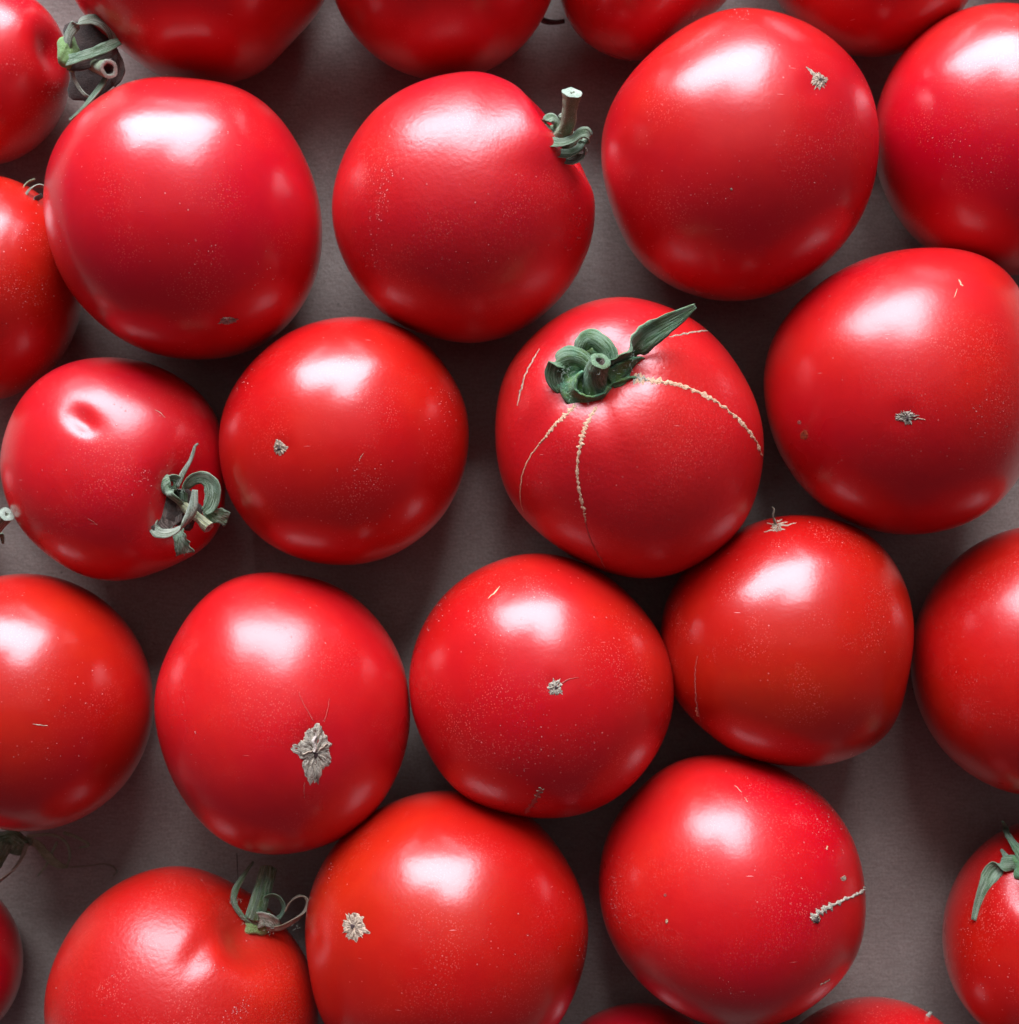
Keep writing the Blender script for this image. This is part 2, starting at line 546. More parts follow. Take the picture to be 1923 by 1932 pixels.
def ribbon(t, name, pts, widths, wdirs, mat, z0, thick=0.45, cup=0.25, n=34, parent=None, rag=0.10, seed=3, label=None, twist_noise=0.0):
    """a sepal: a thin curling strip. pts (x, y, dz mm), widths in layout units, wdirs width directions (right, up, to camera)"""
    r = random.Random(seed)
    W = path_world(t, pts, z0)
    C = spline(W, n)
    ww = spline([(q,) for q in widths], n)
    if not isinstance(wdirs[0], (tuple, list)):
        wdirs = [wdirs, wdirs]
    wd = spline(wdirs, n)
    k = 7
    verts, uvs, faces = [], [], []
    ph = r.uniform(0, 9)
    for i in range(n):
        c = Vector(C[i])
        tg = Vector(C[min(i + 1, n - 1)]) - Vector(C[max(i - 1, 0)])
        tg.normalize()
        wv = Vector(wd[i])
        wv = wv - tg * wv.dot(tg)
        wv.normalize()
        nn = tg.cross(wv)
        half = max(ww[i][0], 0.5) * S * 0.58
        th = thick * 0.001 * 0.5
        for side in (1, -1):
            for j in range(k):
                s = (j / (k - 1) * 2 - 1) * side
                edge = 1 + rag * noise.noise(Vector((i * 0.35 + ph, s * 3, ph)))
                rg = rag * 0.9 * noise.noise(Vector((s * 6 + ph, i * 0.12, 4.0)))
                off = nn * (half * cup * (s * s - 0.4) + th * side * (1 - 0.55 * s * s) + half * rg)
                verts.append(c + wv * (s * half * edge) + off)
                uvs.append((s * 0.5 + 0.5, i / (n - 1) * 3))
    m = 2 * k
    for i in range(n - 1):
        for j in range(m):
            a, b = i * m + j, i * m + (j + 1) % m
            faces.append((a, b, b + m, a + m))
    faces.append(tuple(range(m))[::-1])
    faces.append(tuple((n - 1) * m + j for j in range(m)))
    return part(t, name, verts, faces, mat, parent, uvs=uvs, label=label)

def tube(t, name, pts, radii, mat, z0, n=26, k=16, parent=None, rough_=0.07, seed=1, cap=None, hollow=0.0, flat=1.0):
    """a stem; cap = material of its cut end, hollow = relative radius of the pith hole"""
    W = path_world(t, pts, z0)
    C = spline(W, n)
    rr = spline([(q,) for q in radii], n)
    verts, faces, uvs = [], [], []
    up = Vector((0.13, 0.2, 1))
    for i in range(n):
        c = Vector(C[i])
        tg = (Vector(C[min(i + 1, n - 1)]) - Vector(C[max(i - 1, 0)])).normalized()
        a = up - tg * up.dot(tg)
        if a.length < 0.2:
            a = Vector((1, 0, 0)) - tg * tg.x
        a.normalize()
        b = tg.cross(a)
        for j in range(k):
            th = j / k * 2 * math.pi
            rad = rr[i][0] * S * (1 + rough_ * noise.noise(Vector((math.cos(th) * 1.6, math.sin(th) * 1.6, i * 0.25 + seed * 5)))
                                  + rough_ * 0.5 * math.cos(5 * th + seed))
            verts.append(c + a * math.cos(th) * rad + b * math.sin(th) * rad * flat)
            uvs.append((j / k * 2, i / n * 3))
    for i in range(n - 1):
        for j in range(k):
            a_, b_ = i * k + j, i * k + (j + 1) % k
            faces.append((a_, b_, b_ + k, a_ + k))
    faces.append(tuple(range(k))[::-1])
    s = part(t, name, verts, faces, mat, parent, uvs=uvs)
    if cap is not None:
        c = Vector(C[-1])
        tg = (Vector(C[-1]) - Vector(C[-2])).normalized()
        cv, cf, fm = [], [], []
        L = [verts[(n - 1) * k + j] for j in range(k)]
        rings = [(1.0, 0.0), (0.93, 0.035), (max(hollow + 0.12, 0.6), 0.05), (max(hollow, 0.25), 0.02 if hollow < 0.3 else -0.05),
                 (max(hollow, 0.25) * 0.8, -0.10 if hollow < 0.3 else -0.75), (0.02, -0.12 if hollow < 0.3 else -0.9)]
        R = rr[-1][0] * S
        for q, (rs, dz) in enumerate(rings):
            for j in range(k):
                jit = 0.22 * noise.noise(Vector((j * 1.7, q * 2.1, seed))) if q else 0
                cv.append(c + (L[j] - c) * rs + tg * (dz + jit) * R)
        for q in range(len(rings) - 1):
            for j in range(k):
                a_, b_ = q * k + j, q * k + (j + 1) % k
                cf.append((a_, b_, b_ + k, a_ + k))
                fm.append(0 if q < 3 else 1)
        cf.append(tuple((len(rings) - 1) * k + j for j in range(k)))
        fm.append(1)
        o = bpy.data.meshes.new('cut_end')
        o.from_pydata([tuple(v - t.base) for v in cv], [], cf)
        o.materials.append(cap)
        o.materials.append(M_HOLE if hollow < 0.3 else M_BROWN)
        o.polygons.foreach_set('material_index', fm)
        o.polygons.foreach_set('use_smooth', [True] * len(cf))
        oo = bpy.data.objects.new('cut_end', o)
        COL.objects.link(oo)
        oo.parent = s if parent is None else parent
    return s

def cupdisc(t, name, x, y, rx, ry, z0, dz, mat, parent=None, tilt=(0, 0), lobes=5, amp=0.15, hgt=1.2, ang=0.0, seed=1):
    """the fleshy middle of a calyx, also the dark shade discs behind one: a lobed low dome"""
    verts, faces, uvs = [], [], []
    K, N = 30, 8
    c = P(x, y, z0 + dz * 0.001)
    for i in range(N + 1):
        u = i / N
        for j in range(K):
            th = j / K * 2 * math.pi
            rad = math.sin(u * math.pi * 0.5)
            lob = 1 + amp * math.cos(lobes * th + ang) * u
            lx = rx * S * rad * lob * math.cos(th)
            ly = ry * S * rad * lob * math.sin(th)
            h = hgt * 0.001 * (math.cos(u * math.pi * 0.5) + 0.16 * noise.noise(Vector((lx * 900, ly * 900, seed))))
            h -= 0.001 * (tilt[0] * lx + tilt[1] * ly) * 1000
            verts.append(c + Vector((lx, ly, h)))
            uvs.append((u, j / K * 4))
    for i in range(N):
        for j in range(K):
            a, b = i * K + j, i * K + (j + 1) % K
            faces.append((a, b, b + K, a + K))
    return part(t, name, verts, faces, mat, parent, uvs=uvs)

def scar(t, x, y, rx, ry, mat, ang=0.0, spikes=9, spike=0.55, jag=0.16, seed=1, h=0.28, pit=None, ridges=9, name='blossom_scar', poly=None, label=None):
    """corky scar that lies on the skin: jagged rim, ribbed surface"""
    r = random.Random(seed)
    K, N = 84, 7
    sp = [(r.uniform(0, 2 * math.pi), r.uniform(0.4, 1.0) * spike, r.uniform(0.06, 0.13)) for _ in range(spikes)]
    verts, faces, suv = [], [], []
    for i in range(N + 1):
        u = i / N
        for j in range(K):
            th = j / K * 2 * math.pi
            if poly is not None:
                rp = np.interp(th, [q[0] for q in poly], [q[1] for q in poly])
            else:
                rp = 1.0
            R = rp * (1 + jag * noise.noise(Vector((math.cos(th) * 2.5, math.sin(th) * 2.5, seed * 3.1))) +
                      jag * 0.55 * noise.noise(Vector((math.cos(th) * 5, math.sin(th) * 5, seed * 1.7))) + jag * 0.7 * noise.noise(Vector((math.cos(th) * 14, math.sin(th) * 14, seed * 0.7))))
            for a0, am, wd in sp:
                dth = (th - a0 + math.pi) % (2 * math.pi) - math.pi
                R += am * max(0, 1 - abs(dth) / wd)
            # spikes leave only near the rim
            uu = u
            lx, ly = rx * R * uu * math.cos(th), ry * R * uu * math.sin(th)
            px = x + lx * math.cos(ang) - ly * math.sin(ang)
            py = y + lx * math.sin(ang) + ly * math.cos(ang)
            loc, nor = hit(t, px, py)
            rid = 0.5 + 0.5 * math.cos(ridges * th + 2.4 * noise.noise(Vector((u * 4, th, seed))))
            hh = h * (1 - u ** 5) * (0.45 + 0.28 * rid * min(1, u * 2) + 1.3 * noise.noise(Vector((lx * 0.30, ly * 0.30, seed))) + 0.6 * noise.noise(Vector((lx * 0.8, ly * 0.8, seed + 4)))) + 0.03
            if u == 1:
                hh = -0.03
            verts.append(loc + nor * hh * 0.001)
            suv.append((th / (2 * math.pi) * 9, u * 0.7 + seed))
    for i in range(N):
        for j in range(K):
            a, b = i * K + j, i * K + (j + 1) % K
            faces.append((a, b, b + K, a + K))
    s = part(t, name, verts, faces, mat, label=label, uvs=suv)
    if pit:
        pv, pf = [], []
        for i in range(4):
            for j in range(12):
                th = j / 12 * 2 * math.pi
                q = pit[2] * i / 3 * (1 + 0.25 * math.cos(3 * th + seed))
                loc, nor = hit(t, x + pit[0] + q * math.cos(th), y + pit[1] + q * math.sin(th) * 1.3)
                pv.append(loc + nor * (0.42 if i < 3 else 0.1) * 0.001)
        for i in range(3):
            for j in range(12):
                a, b = i * 12 + j, i * 12 + (j + 1) % 12
                pf.append((a, b, b + 12, a + 12))
        part(t, 'scar_pit', pv, pf, M_DARKPIT, s)
    return s

def crack(t, pts, widths, mat, beads=0.0, h=0.12, seed=1, n=90, name='crack_scar', label=None):
    """healed crack: a narrow jagged strip of cork following the skin"""
    C = spline([(p[0], p[1]) for p in pts], n)
    ww = spline([(q,) for q in widths], n)
    verts, faces = [], []
    r = random.Random(seed)
    for i in range(n):
        c = C[i]
        tg = C[min(i + 1, n - 1)] - C[max(i - 1, 0)]
        tg = tg / (np.linalg.norm(tg) + 1e-9)
        nn = np.array([-tg[1], tg[0]])
        bead = 1 + beads * 1.5 * noise.noise(Vector((i * 0.42, seed * 3.7, 0))) + beads * 0.5 * max(0, math.cos(i * 0.62 + seed + 1.5 * noise.noise(Vector((i * 0.1, seed, 5)))) * 1.6 - 0.5)
        hw = max(0.35, ww[i][0] * 0.5 * bead)
        wob = nn * noise.noise(Vector((i * 0.23, seed, 9.0))) * 0.7 * ww[i][0]
        for j in range(5):
            s = j / 4 * 2 - 1
            q = c + wob + nn * s * hw
            loc, nor = hit(t, q[0], q[1])
            verts.append(loc + nor * 0.001 * ((h * (1 - s * s) + 0.012) if abs(s) < 1 else -0.02))
    for i in range(n - 1):
        for j in range(4):
            a = i * 5 + j
            faces.append((a, a + 1, a + 6, a + 5))
    return part(t, name, verts, faces, mat, label=label)

def fuzz(t, parent, anchors, z0, length=0.7, n=60, seed=1, spread=10, name='fuzz'):
    """short pale plant hairs standing on a stem or sepal"""
    r = random.Random(seed)
    verts, faces = [], []
    for _ in range(n):
        a = r.choice(anchors)
        c = P(a[0] + r.gauss(0, 1) * spread * 0.4, a[1] + r.gauss(0, 1) * spread * 0.4, z0 + (a[2] + r.uniform(-0.5, 0.8)) * 0.001)
        d = Vector((r.gauss(0, 1), r.gauss(0, 1), abs(r.gauss(0, 0.7)))).normalized()
        L = length * 0.001 * r.uniform(0.5, 1.5)
        s = d.cross(Vector((0, 0, 1))).normalized() * 0.000035
        b = len(verts)
        mid = c + d * L * 0.5 + Vector((r.gauss(0, 1), r.gauss(0, 1), 0)) * 0.00008
        verts += [c - s, c + s, mid - s * 0.8, mid + s * 0.8, c + d * L]
        faces += [(b, b + 1, b + 3, b + 2), (b + 2, b + 3, b + 4)]
    o = part(t, name, verts, faces, M_CUT, parent, smooth=False)
    o['kind'] = 'stuff'
    return o
def empty_part(t, name):
    o = bpy.data.objects.new(name, None)
    o.empty_display_size = 0.005
    COL.objects.link(o)
    o.parent = t.root
    return o

# ================================================================== the tomatoes
# ---- the row just beyond the top edge: it shades the top row
for i, (a, b, q) in enumerate([(120, -480, 215), (585, -500, 225), (1040, -520, 225), (1475, -500, 215), (2010, -300, 200)]):
    tomato('Z%d' % i, 'tomato lying just beyond the top edge of the photo', ell(a, b, q, q), CRIM, 1.05, seed=60 + i)
# ---- top row
tomato('A', 'tomato cut off by the upper left corner, with a dry grey looped calyx', ell(-30, 140, 165, 174),
       CRIM, 0.93, seed=11, dust=1.4, feats=[('dimple', (128, 105, 0.25), 0.26, 0.12)])
tomato('B', 'dark shaded tomato at the top edge just right of the looped dry calyx', [(617, 0), (590, 36), (556, 75), (522, 113), (488, 141), (438, 157), (385, 160), (303, 145), (270, 125), (232, 93), (198, 66), (165, 36), (140, 2), (124, -50), (124, -120), (158, -208), (230, -280), (330, -325), (430, -320), (520, -275), (585, -195), (620, -110), (627, -50)], CRIM, 1.0, seed=12, dust=0.7)
tomato('T1', 'shaded tomato at the top edge directly above the one with an upright stem', ell(836, -90, 220, 242), CRIM, 1.0, seed=13)
tomato('T2', 'shaded tomato at the top edge, upper left of the one with a star scar', [(1204, 117), (1144, 104), (1103, 77), (1073, 44), (1058, 0), (1050, -60), (1055, -130), (1080, -200), (1130, -260), (1200, -295), (1280, -290), (1345, -250), (1385, -190), (1405, -120), (1400, -50), (1372, 0), (1335, 32), (1290, 65), (1245, 105)], CRIM, 0.98, seed=14)
tomato('T3', 'dark tomato at the top edge, second from the upper right corner', ell(1645, -125, 215, 235), CRIM, 0.9, seed=15)
tomato('C', 'large tomato with a broad white glare and a tiny brown scar near its bottom',
       [(296, 145), (387, 152), (472, 172), (522, 216), (573, 296), (600, 371), (608, 438), (603, 505), (573, 573), (520, 636),
        (450, 670), (375, 678), (290, 668), (202, 620), (145, 566), (108, 505), (88, 438), (80, 371), (91, 303), (111, 256),
        (141, 222), (202, 172), (243, 152)], CRIM, 0.93, seed=21, lump=0.012, dust=0.9)
tomato('D', 'tomato with an upright cut stem standing in a notch at its shoulder',
       [(841, 140), (895, 134), (935, 138), (969, 160), (1000, 183), (1023, 206), (1045, 245), (1075, 278), (1092, 303), (1110, 337), (1124, 387),
        (1121, 431), (1103, 489), (1076, 539), (1026, 593), (975, 627), (908, 647), (841, 642), (773, 620), (729, 597), (672, 532),
        (643, 478), (628, 421), (628, 364), (645, 303), (682, 236), (733, 185), (790, 155)], CRIM, 0.95, seed=22, lump=0.010, dust=1.2, peel=2.4, rough=0.24, harm=15,
       feats=[('dimple', (1085, 238, 0.30), 0.27, 0.36), ('bulge', (1005, 262), 0.22, 0.03)])
tomato('E', 'big tomato in the upper right with a pale star-shaped scar beside its glare',
       [(1417, 16), (1477, 27), (1545, 57), (1595, 98), (1632, 148), (1653, 205), (1658, 253), (1653, 320), (1639, 377), (1612, 431),
        (1572, 482), (1511, 532), (1444, 561), (1376, 569), (1326, 563), (1275, 545), (1230, 517), (1194, 482), (1164, 421), (1143, 354),
        (1134, 296), (1140, 236), (1157, 189), (1191, 141), (1231, 98), (1286, 57), (1345, 24)], CRIM, 0.93, seed=23, lump=0.014, feats=[('dimple', (1546, 152), 0.08, 0.007)])
tomato('F', 'tomato cut off by the upper right corner, touching the big scarred tomato', ell(1895, 262, 246, 258), CRIM, 0.93, seed=24, lump=0.012, dust=1.2)
tomato('G', 'large tomato at the right edge with a grey scar and a small tan spot',
       [(1774, 467), (1713, 470), (1646, 485), (1595, 505), (1555, 529), (1511, 566), (1477, 606), (1454, 648), (1444, 680), (1441, 740), (1450, 790),
        (1477, 868), (1511, 915), (1562, 962), (1612, 989), (1680, 1007), (1747, 1007), (1814, 992), (1882, 952), (1923, 901),
        (1955, 830), (1966, 750), (1960, 660), (1945, 590), (1909, 519), (1865, 485), (1814, 468)], RED, 0.92, seed=25, lump=0.012, feats=[('dimple', (1709, 787), 0.08, 0.007)])
tomato('H', 'tomato with a fresh green calyx on top and cream healed cracks running down',
       [(935, 800), (938, 756), (952, 706), (992, 645), (1029, 614), (1063, 590), (1110, 569), (1164, 560), (1211, 563), (1272, 583),
        (1330, 618), (1363, 648), (1393, 695), (1420, 740), (1437, 790), (1442, 841), (1440, 881), (1430, 925), (1410, 978), (1386, 1012), (1343, 1046),
        (1275, 1085), (1211, 1092), (1144, 1080), (1076, 1046), (1009, 996), (970, 955), (950, 915), (938, 857)], (0.60, 0.0055, 0.014), 0.90, seed=26, lump=0.008,
       dust=1.3, peel=3.4, rough=0.31,
       feats=[('dimple', (1122, 705), 0.24, 0.085), ('ribs', (1122, 705), 5, 0.016, 0.8, 0.35)])
tomato('I', 'tomato with a small pale scar, between the dented and the cracked ones',
       [(680, 597), (620, 602), (560, 620), (500, 660), (450, 715), (420, 775), (413, 840), (420, 900), (440, 950), (475, 1000), (530, 1040),
        (600, 1062), (660, 1066), (720, 1055), (780, 1025), (830, 980), (865, 920), (880, 870), (885, 815), (874, 750), (841, 695), (797, 640), (740, 610)],
       ORNG, 0.92, seed=27, lump=0.012, dust=1.3, feats=[('dimple', (528, 845), 0.07, 0.006)])
tomato('J', 'small tomato with a dented glare and a dry curled calyx',
       [(0, 874), (7, 827), (27, 773), (61, 726), (118, 689), (185, 675), (253, 679), (320, 702), (371, 736), (404, 773), (416, 807), (424, 891),
        (426, 942), (404, 1020), (337, 1062), (270, 1087), (216, 1097), (168, 1090), (118, 1066), (67, 1026), (34, 989), (10, 935)], CRIM, 0.90, seed=28, lump=0.012, dust=1.6,
       feats=[('dent', (152, 784), 0.15, 0.09, -0.75, 0.055), ('dimple', (352, 952), 0.30, 0.10)])
tomato('K', 'tomato cut off by the left edge above the small dented one', ell(-30, 543, 187, 214), ORNG, 0.93, seed=29, dust=2.0)
tomato('L', 'tomato cut off by the left edge with a short scratch, dry calyx in its shadow',
       ell(48, 1325, 243, 243), ORNG, 0.93, seed=30, lump=0.014, dust=1.2)
tomato('M', 'crimson tomato with the largest grey corky scar',
       [(500, 1080), (560, 1085), (620, 1100), (680, 1135), (720, 1180), (755, 1240), (770, 1300), (773, 1360), (765, 1420), (740, 1480),
        (700, 1540), (650, 1580), (600, 1600), (545, 1613), (490, 1612), (430, 1595), (380, 1555), (340, 1500), (312, 1440), (298, 1390), (290, 1330),
        (293, 1290), (310, 1245), (330, 1200), (355, 1160), (395, 1115), (440, 1090)], (0.56, 0.0010, 0.013), 0.93, seed=31, lump=0.015, dust=0.8, feats=[('dimple', (595, 1420), 0.16, 0.014)])
tomato('N', 'tomato with a star scar at its middle and a stitched line below',
       [(1009, 1044), (958, 1051), (908, 1073), (857, 1103), (814, 1154), (787, 1204), (773, 1262), (773, 1318), (783, 1365), (807, 1419),
        (847, 1480), (901, 1520), (975, 1539), (1043, 1546), (1110, 1534), (1178, 1497), (1228, 1440), (1262, 1375), (1273, 1301), (1265, 1240),
        (1228, 1170), (1178, 1115), (1110, 1066), (1060, 1049)], RED, 0.91, seed=32, lump=0.012, dust=1.4, feats=[('dimple', (1047, 1293), 0.07, 0.008)])
tomato('O', 'tomato below the cracked one, pale scar with a dry hair at its top edge',
       [(1511, 972), (1444, 979), (1395, 1000), (1330, 1040), (1285, 1085), (1250, 1150), (1247, 1200), (1255, 1260), (1279, 1328), (1319, 1365), (1359, 1402), (1410, 1428),
        (1477, 1443), (1545, 1446), (1612, 1427), (1673, 1390), (1702, 1330), (1713, 1270), (1723, 1178), (1716, 1127), (1696, 1076), (1663, 1029), (1612, 992), (1560, 976)],
       ORNG, 0.89, seed=33, lump=0.016, dust=1.5)
tomato('P', 'tomato cut off by the right edge, below the large one with a tan spot', ell(1968, 1247, 250, 256), ORNG, 0.93, seed=34, dust=1.2)
tomato('Q', 'tomato at the lower right edge with fresh pointed green sepals on top', ell(1990, 1765, 212, 224), ORNG, 0.93, seed=35, dust=1.6, peel=1.5,
       feats=[('dimple', (1965, 1640), 0.28, 0.10)])
tomato('R', 'large tomato with a round pale grey scar at its left, at the bottom centre',
       [(824, 1491), (773, 1500), (723, 1522), (670, 1555), (620, 1610), (590, 1670), (577, 1740), (580, 1800), (590, 1860), (605, 1925), (650, 1975), (720, 2010), (830, 2022),
        (940, 2010), (1015, 1975), (1053, 1932), (1083, 1877), (1103, 1810), (1111, 1749), (1100, 1689), (1073, 1633), (1043, 1582), (1000, 1540), (930, 1505), (870, 1494)],
       ORNG, 0.91, seed=36, lump=0.012, dust=1.1, feats=[('dimple', (669, 1748), 0.10, 0.009)])
tomato('S', 'tomato with a corky scar line running to its right edge',
       [(1343, 1423), (1286, 1433), (1245, 1453), (1194, 1503), (1154, 1554), (1134, 1621), (1130, 1672), (1140, 1739), (1167, 1800), (1211, 1857), (1262, 1898),
        (1320, 1928), (1380, 1942), (1440, 1940), (1511, 1915), (1562, 1874), (1612, 1817), (1632, 1756), (1634, 1706), (1626, 1638), (1602, 1567), (1562, 1514),
        (1511, 1470), (1461, 1444), (1393, 1426)], RED, 0.92, seed=37, lump=0.013, dust=1.6)
tomato('U', 'lower left tomato with a creased glare and a curled green calyx',
       [(337, 1633), (387, 1642), (431, 1662), (490, 1700), (545, 1760), (580, 1810), (600, 1880), (597, 1950), (570, 2030), (510, 2090), (430, 2130), (340, 2140), (240, 2125),
        (160, 2080), (105, 2010), (84, 1932), (84, 1880), (98, 1824), (128, 1763), (168, 1709), (236, 1660), (286, 1640)], ORNG, 0.90, seed=38, lump=0.010, dust=1.7,
       peel=3.2, rough=0.35, feats=[('dimple', (500, 1738), 0.26, 0.14), ('dent', (386, 1780), 0.105, 0.20, -0.40, 0.042)])
tomato('V', 'tomato cut off by the left edge at the lower left corner', ell(-110, 1812, 154, 165), CRIM, 0.93, seed=39)
tomato('W', 'tomato just showing at the bottom edge, left of the one with a white tip', ell(1205, 2062, 172, 169), CRIM, 0.92, seed=40)
tomato('X', 'tomato just showing at the bottom edge with a tiny white stem tip', ell(1645, 2082, 205, 201), RED, 0.92, seed=41)
tomato('Y', 'tomato just outside the left edge whose teal stem tip reaches into view', ell(-190, 1015, 165, 160), RED, 0.93, seed=42)

# ---- blossom scars and marks on the skin
T = TOM
scar(T['C'], 430, 605, 15, 7, M_CORK, ang=-0.1, seed=2, spikes=7, spike=0.7, h=0.2)
scar(T['E'], 1546, 152, 14, 13, M_CORKL, ang=0.6, seed=3, spikes=9, spike=0.55, jag=0.35, pit=(1, -1, 3))
crack(T['E'], [(1521, 126), (1532, 136), (1542, 146)], [1.5, 7, 8], M_CORKL, seed=2, n=20)
scar(T['G'], 1709, 787, 17, 13, M_CORK, ang=0.25, seed=4, spikes=9, spike=0.55, jag=0.4, pit=(3, 2, 3.5))
crack(T['G'], [(1724, 790), (1736, 790), (1746, 792)], [4, 2, 0.8], M_CORKL, seed=3, n=20)
scar(T['I'], 528, 845, 12, 14, M_CORKL, ang=0.3, seed=5, spikes=12, spike=0.35, jag=0.3, pit=(-1, 1, 3.5))
scar(T['N'], 1048, 1297, 14, 14, M_CORK, ang=0.2, seed=6, spikes=10, spike=0.45, jag=0.3, pit=(1, 0, 3))
crack(T['N'], [(1061, 1288), (1075, 1281), (1092, 1278)], [3, 1.5, 0.6], M_PINK, seed=4, n=24)
crack(T['N'], [(1021, 1487), (1015, 1500), (1004, 1518), (990, 1535)], [9, 7, 6, 4], M_PINK, beads=0.6, seed=5, n=40)
for i, (a, b) in enumerate([((1016, 1486), (1027, 1489)), ((1012, 1492), (1025, 1495)), ((1008, 1500), (1020, 1504)), ((1003, 1509), (1014, 1513)), ((997, 1518), (1008, 1522)), ((990, 1528), (1000, 1531))]):
    crack(T['N'], [a, ((a[0] + b[0]) / 2, (a[1] + b[1]) / 2 + 0.6), b], [2.0, 3.2, 2.0], M_CORKL if i < 3 else M_PINK, seed=i, n=10, name='stitch_scar')
scar(T['R'], 669, 1748, 22, 25, M_CORKL, ang=0.0, seed=7, spikes=13, spike=0.42, jag=0.22, pit=(-3, 0, 4), h=0.26)
PM = [(0, 0.85), (0.25, 1.0), (0.5, 1.02), (0.8, 0.80), (1.15, 0.85), (1.45, 1.10), (1.72, 1.25), (2.0, 1.15), (2.35, 0.95), (2.8, 0.80), (3.1, 1.10),
      (3.35, 1.45), (3.55, 0.95), (3.9, 0.95), (4.4, 1.0), (4.8, 1.15), (5.2, 1.0), (5.6, 0.95), (6.0, 0.85), (6.283, 0.85)]
scar(T['M'], 595, 1420, 33, 48, M_CORK, seed=8, spikes=22, spike=0.12, jag=0.13, pit=(1, 4, 4.5), h=0.38, ridges=13, poly=PM, label='largest corky scar, ribbed like a leaf')
crack(T['M'], [(594, 1380), (593, 1392), (593, 1404), (592, 1417)], [4, 7, 9, 8], M_WHITE, h=1.0, n=14, name='scar_ridge')
crack(T['M'], [(590, 1414), (580, 1419), (570, 1422)], [3, 3, 2], M_CORKL, h=0.6, n=14, name='scar_ridge')
crack(T['M'], [(602, 1416), (609, 1408), (618, 1402)], [4, 3.5, 2], M_CORKL, h=0.6, n=14, name='scar_ridge')
crack(T['M'], [(592, 1360), (580, 1340), (570, 1322), (564, 1306)], [1.6, 1.2, 1, 0.5], M_PINK, h=0.04, n=24, name='skin_line')
crack(T['M'], [(612, 1362), (618, 1340), (622, 1318)], [1.6, 1.2, 0.6], M_PINK, h=0.04, n=24, name='skin_line')
crack(T['M'], [(575, 1476), (574, 1490), (575, 1506)], [2.0, 1.4, 0.6], M_PINK, h=0.04, n=24, name='skin_line')
# O: scar at the far top, with spines and a hair
scar(T['O'], 1466, 996, 9, 7, M_CORKL, seed=9, spikes=10, spike=0.5, jag=0.3, h=0.4)
for i, (a, b) in enumerate([((1471, 993), (1502, 987)), ((1463, 998), (1442, 1004)), ((1472, 998), (1482, 999)), ((1465, 990), (1447, 987)), ((1468, 988), (1486, 985)), ((1466, 984), (1476, 980)), ((1465, 992), (1462, 978))]):
    crack(T['O'], [a, ((a[0] + b[0]) / 2, (a[1] + b[1]) / 2), b], [4.5, 2.5, 0.7], M_CORKL, seed=i, n=14, name='scar_spine')
zO = hit(T['O'], 1463, 990)[0].z
tube(T['O'], 'dry_style', [(1464, 990, 0), (1460, 980, 1.2), (1459, 970, 2.0), (1461, 962, 2.4), (1457, 956, 2.6)], [2.6, 2.0, 1.7, 1.4, 0.8], M_TAN, zO, n=18, k=8)
crack(T['O'], [(1316, 1238), (1312, 1262), (1312, 1290), (1314, 1325), (1322, 1362)], [0.8, 1.4, 1.8, 3.2, 1.5], M_PINK, beads=0.4, h=0.06, n=70)
crack(T['O'], [(1313, 1335), (1317, 1352)], [3.5, 3], M_CRACK, beads=0.8, h=0.1, n=20)
# S: scar line to the right edge with a dark pit
crack(T['S'], [(1531, 1734), (1542, 1724), (1556, 1716), (1572, 1708), (1590, 1699), (1608, 1691), (1625, 1684), (1632, 1674)], [9, 11, 12, 10, 5, 5, 5, 4], M_CORK, beads=0.8, h=0.3, seed=9, n=90)
scar(T['S'], 1540, 1734, 8, 8, M_CORKL, seed=10, spikes=5, spike=0.4, jag=0.3, pit=(0, 2, 5), h=0.3)
scar(T['S'], 1592, 1657, 5, 5, M_CORKL, seed=12, spikes=3, spike=0.4, jag=0.5, h=0.15, name='skin_fleck')
scar(T['S'], 1258, 1739, 2.6, 5, M_CRACK, seed=13, spikes=2, spike=0.3, jag=0.3, h=0.15, name='skin_fleck')
scar(T['S'], 1255, 1689, 3, 3, M_PINK, seed=14, spikes=0, h=0.1, name='skin_fleck')
crack(T['S'], [(1548, 1858), (1558, 1853), (1566, 1848)], [1.2, 2.4, 1.0], M_CORKL, n=20, name='skin_fleck')
crack(T['S'], [(1560, 1596), (1561, 1603)], [3, 3.4], M_CRACK, n=10, name='skin_fleck')
crack(T['S'], [(1405, 1505), (1411, 1513)], [1.2, 1.6], M_CORKL, n=10, name='skin_fleck')
crack(T['S'], [(1386, 1482), (1394, 1489), (1400, 1495)], [0.8, 1.4, 0.8], M_CORKL, n=10, name='skin_fleck')
scar(T['G'], 1517, 821, 8, 9, cork_material('tan_blotch', (0.42, 0.07, 0.01), (0.36, 0.05, 0.01), (0.36, 0.03, 0.01)), seed=15, spikes=0, jag=0.3, h=0.02, name='tan_spot')
scar(T['G'], 1508, 797, 4, 4, M_PINK, seed=16, spikes=0, h=0.03, name='tan_spot')
crack(T['G'], [(1809, 527), (1812, 533), (1817, 540)], [1.2, 3.5, 2.0], M_CRACK, seed=7, n=16, name='skin_fleck')
crack(T['G'], [(1806, 545), (1803, 555), (1800, 562)], [1.0, 1.6, 0.8], M_CRACK, seed=8, n=16, name='skin_fleck')
crack(T['N'], [(943, 1106), (934, 1117), (921, 1129)], [1.2, 3.2, 1.0], M_CRACK, h=0.03, seed=8, n=20, name='skin_fleck')
crack(T['L'], [(62, 1366), (74, 1368), (90, 1369)], [0.8, 2.6, 1.0], M_CORKL, h=0.06, seed=8, n=20, name='skin_fleck')
crack(T['J'], [(292, 773), (302, 778), (312, 788)], [0.8, 1.6, 0.6], M_CORKL, h=0.04, seed=8, n=20, name='skin_fleck')
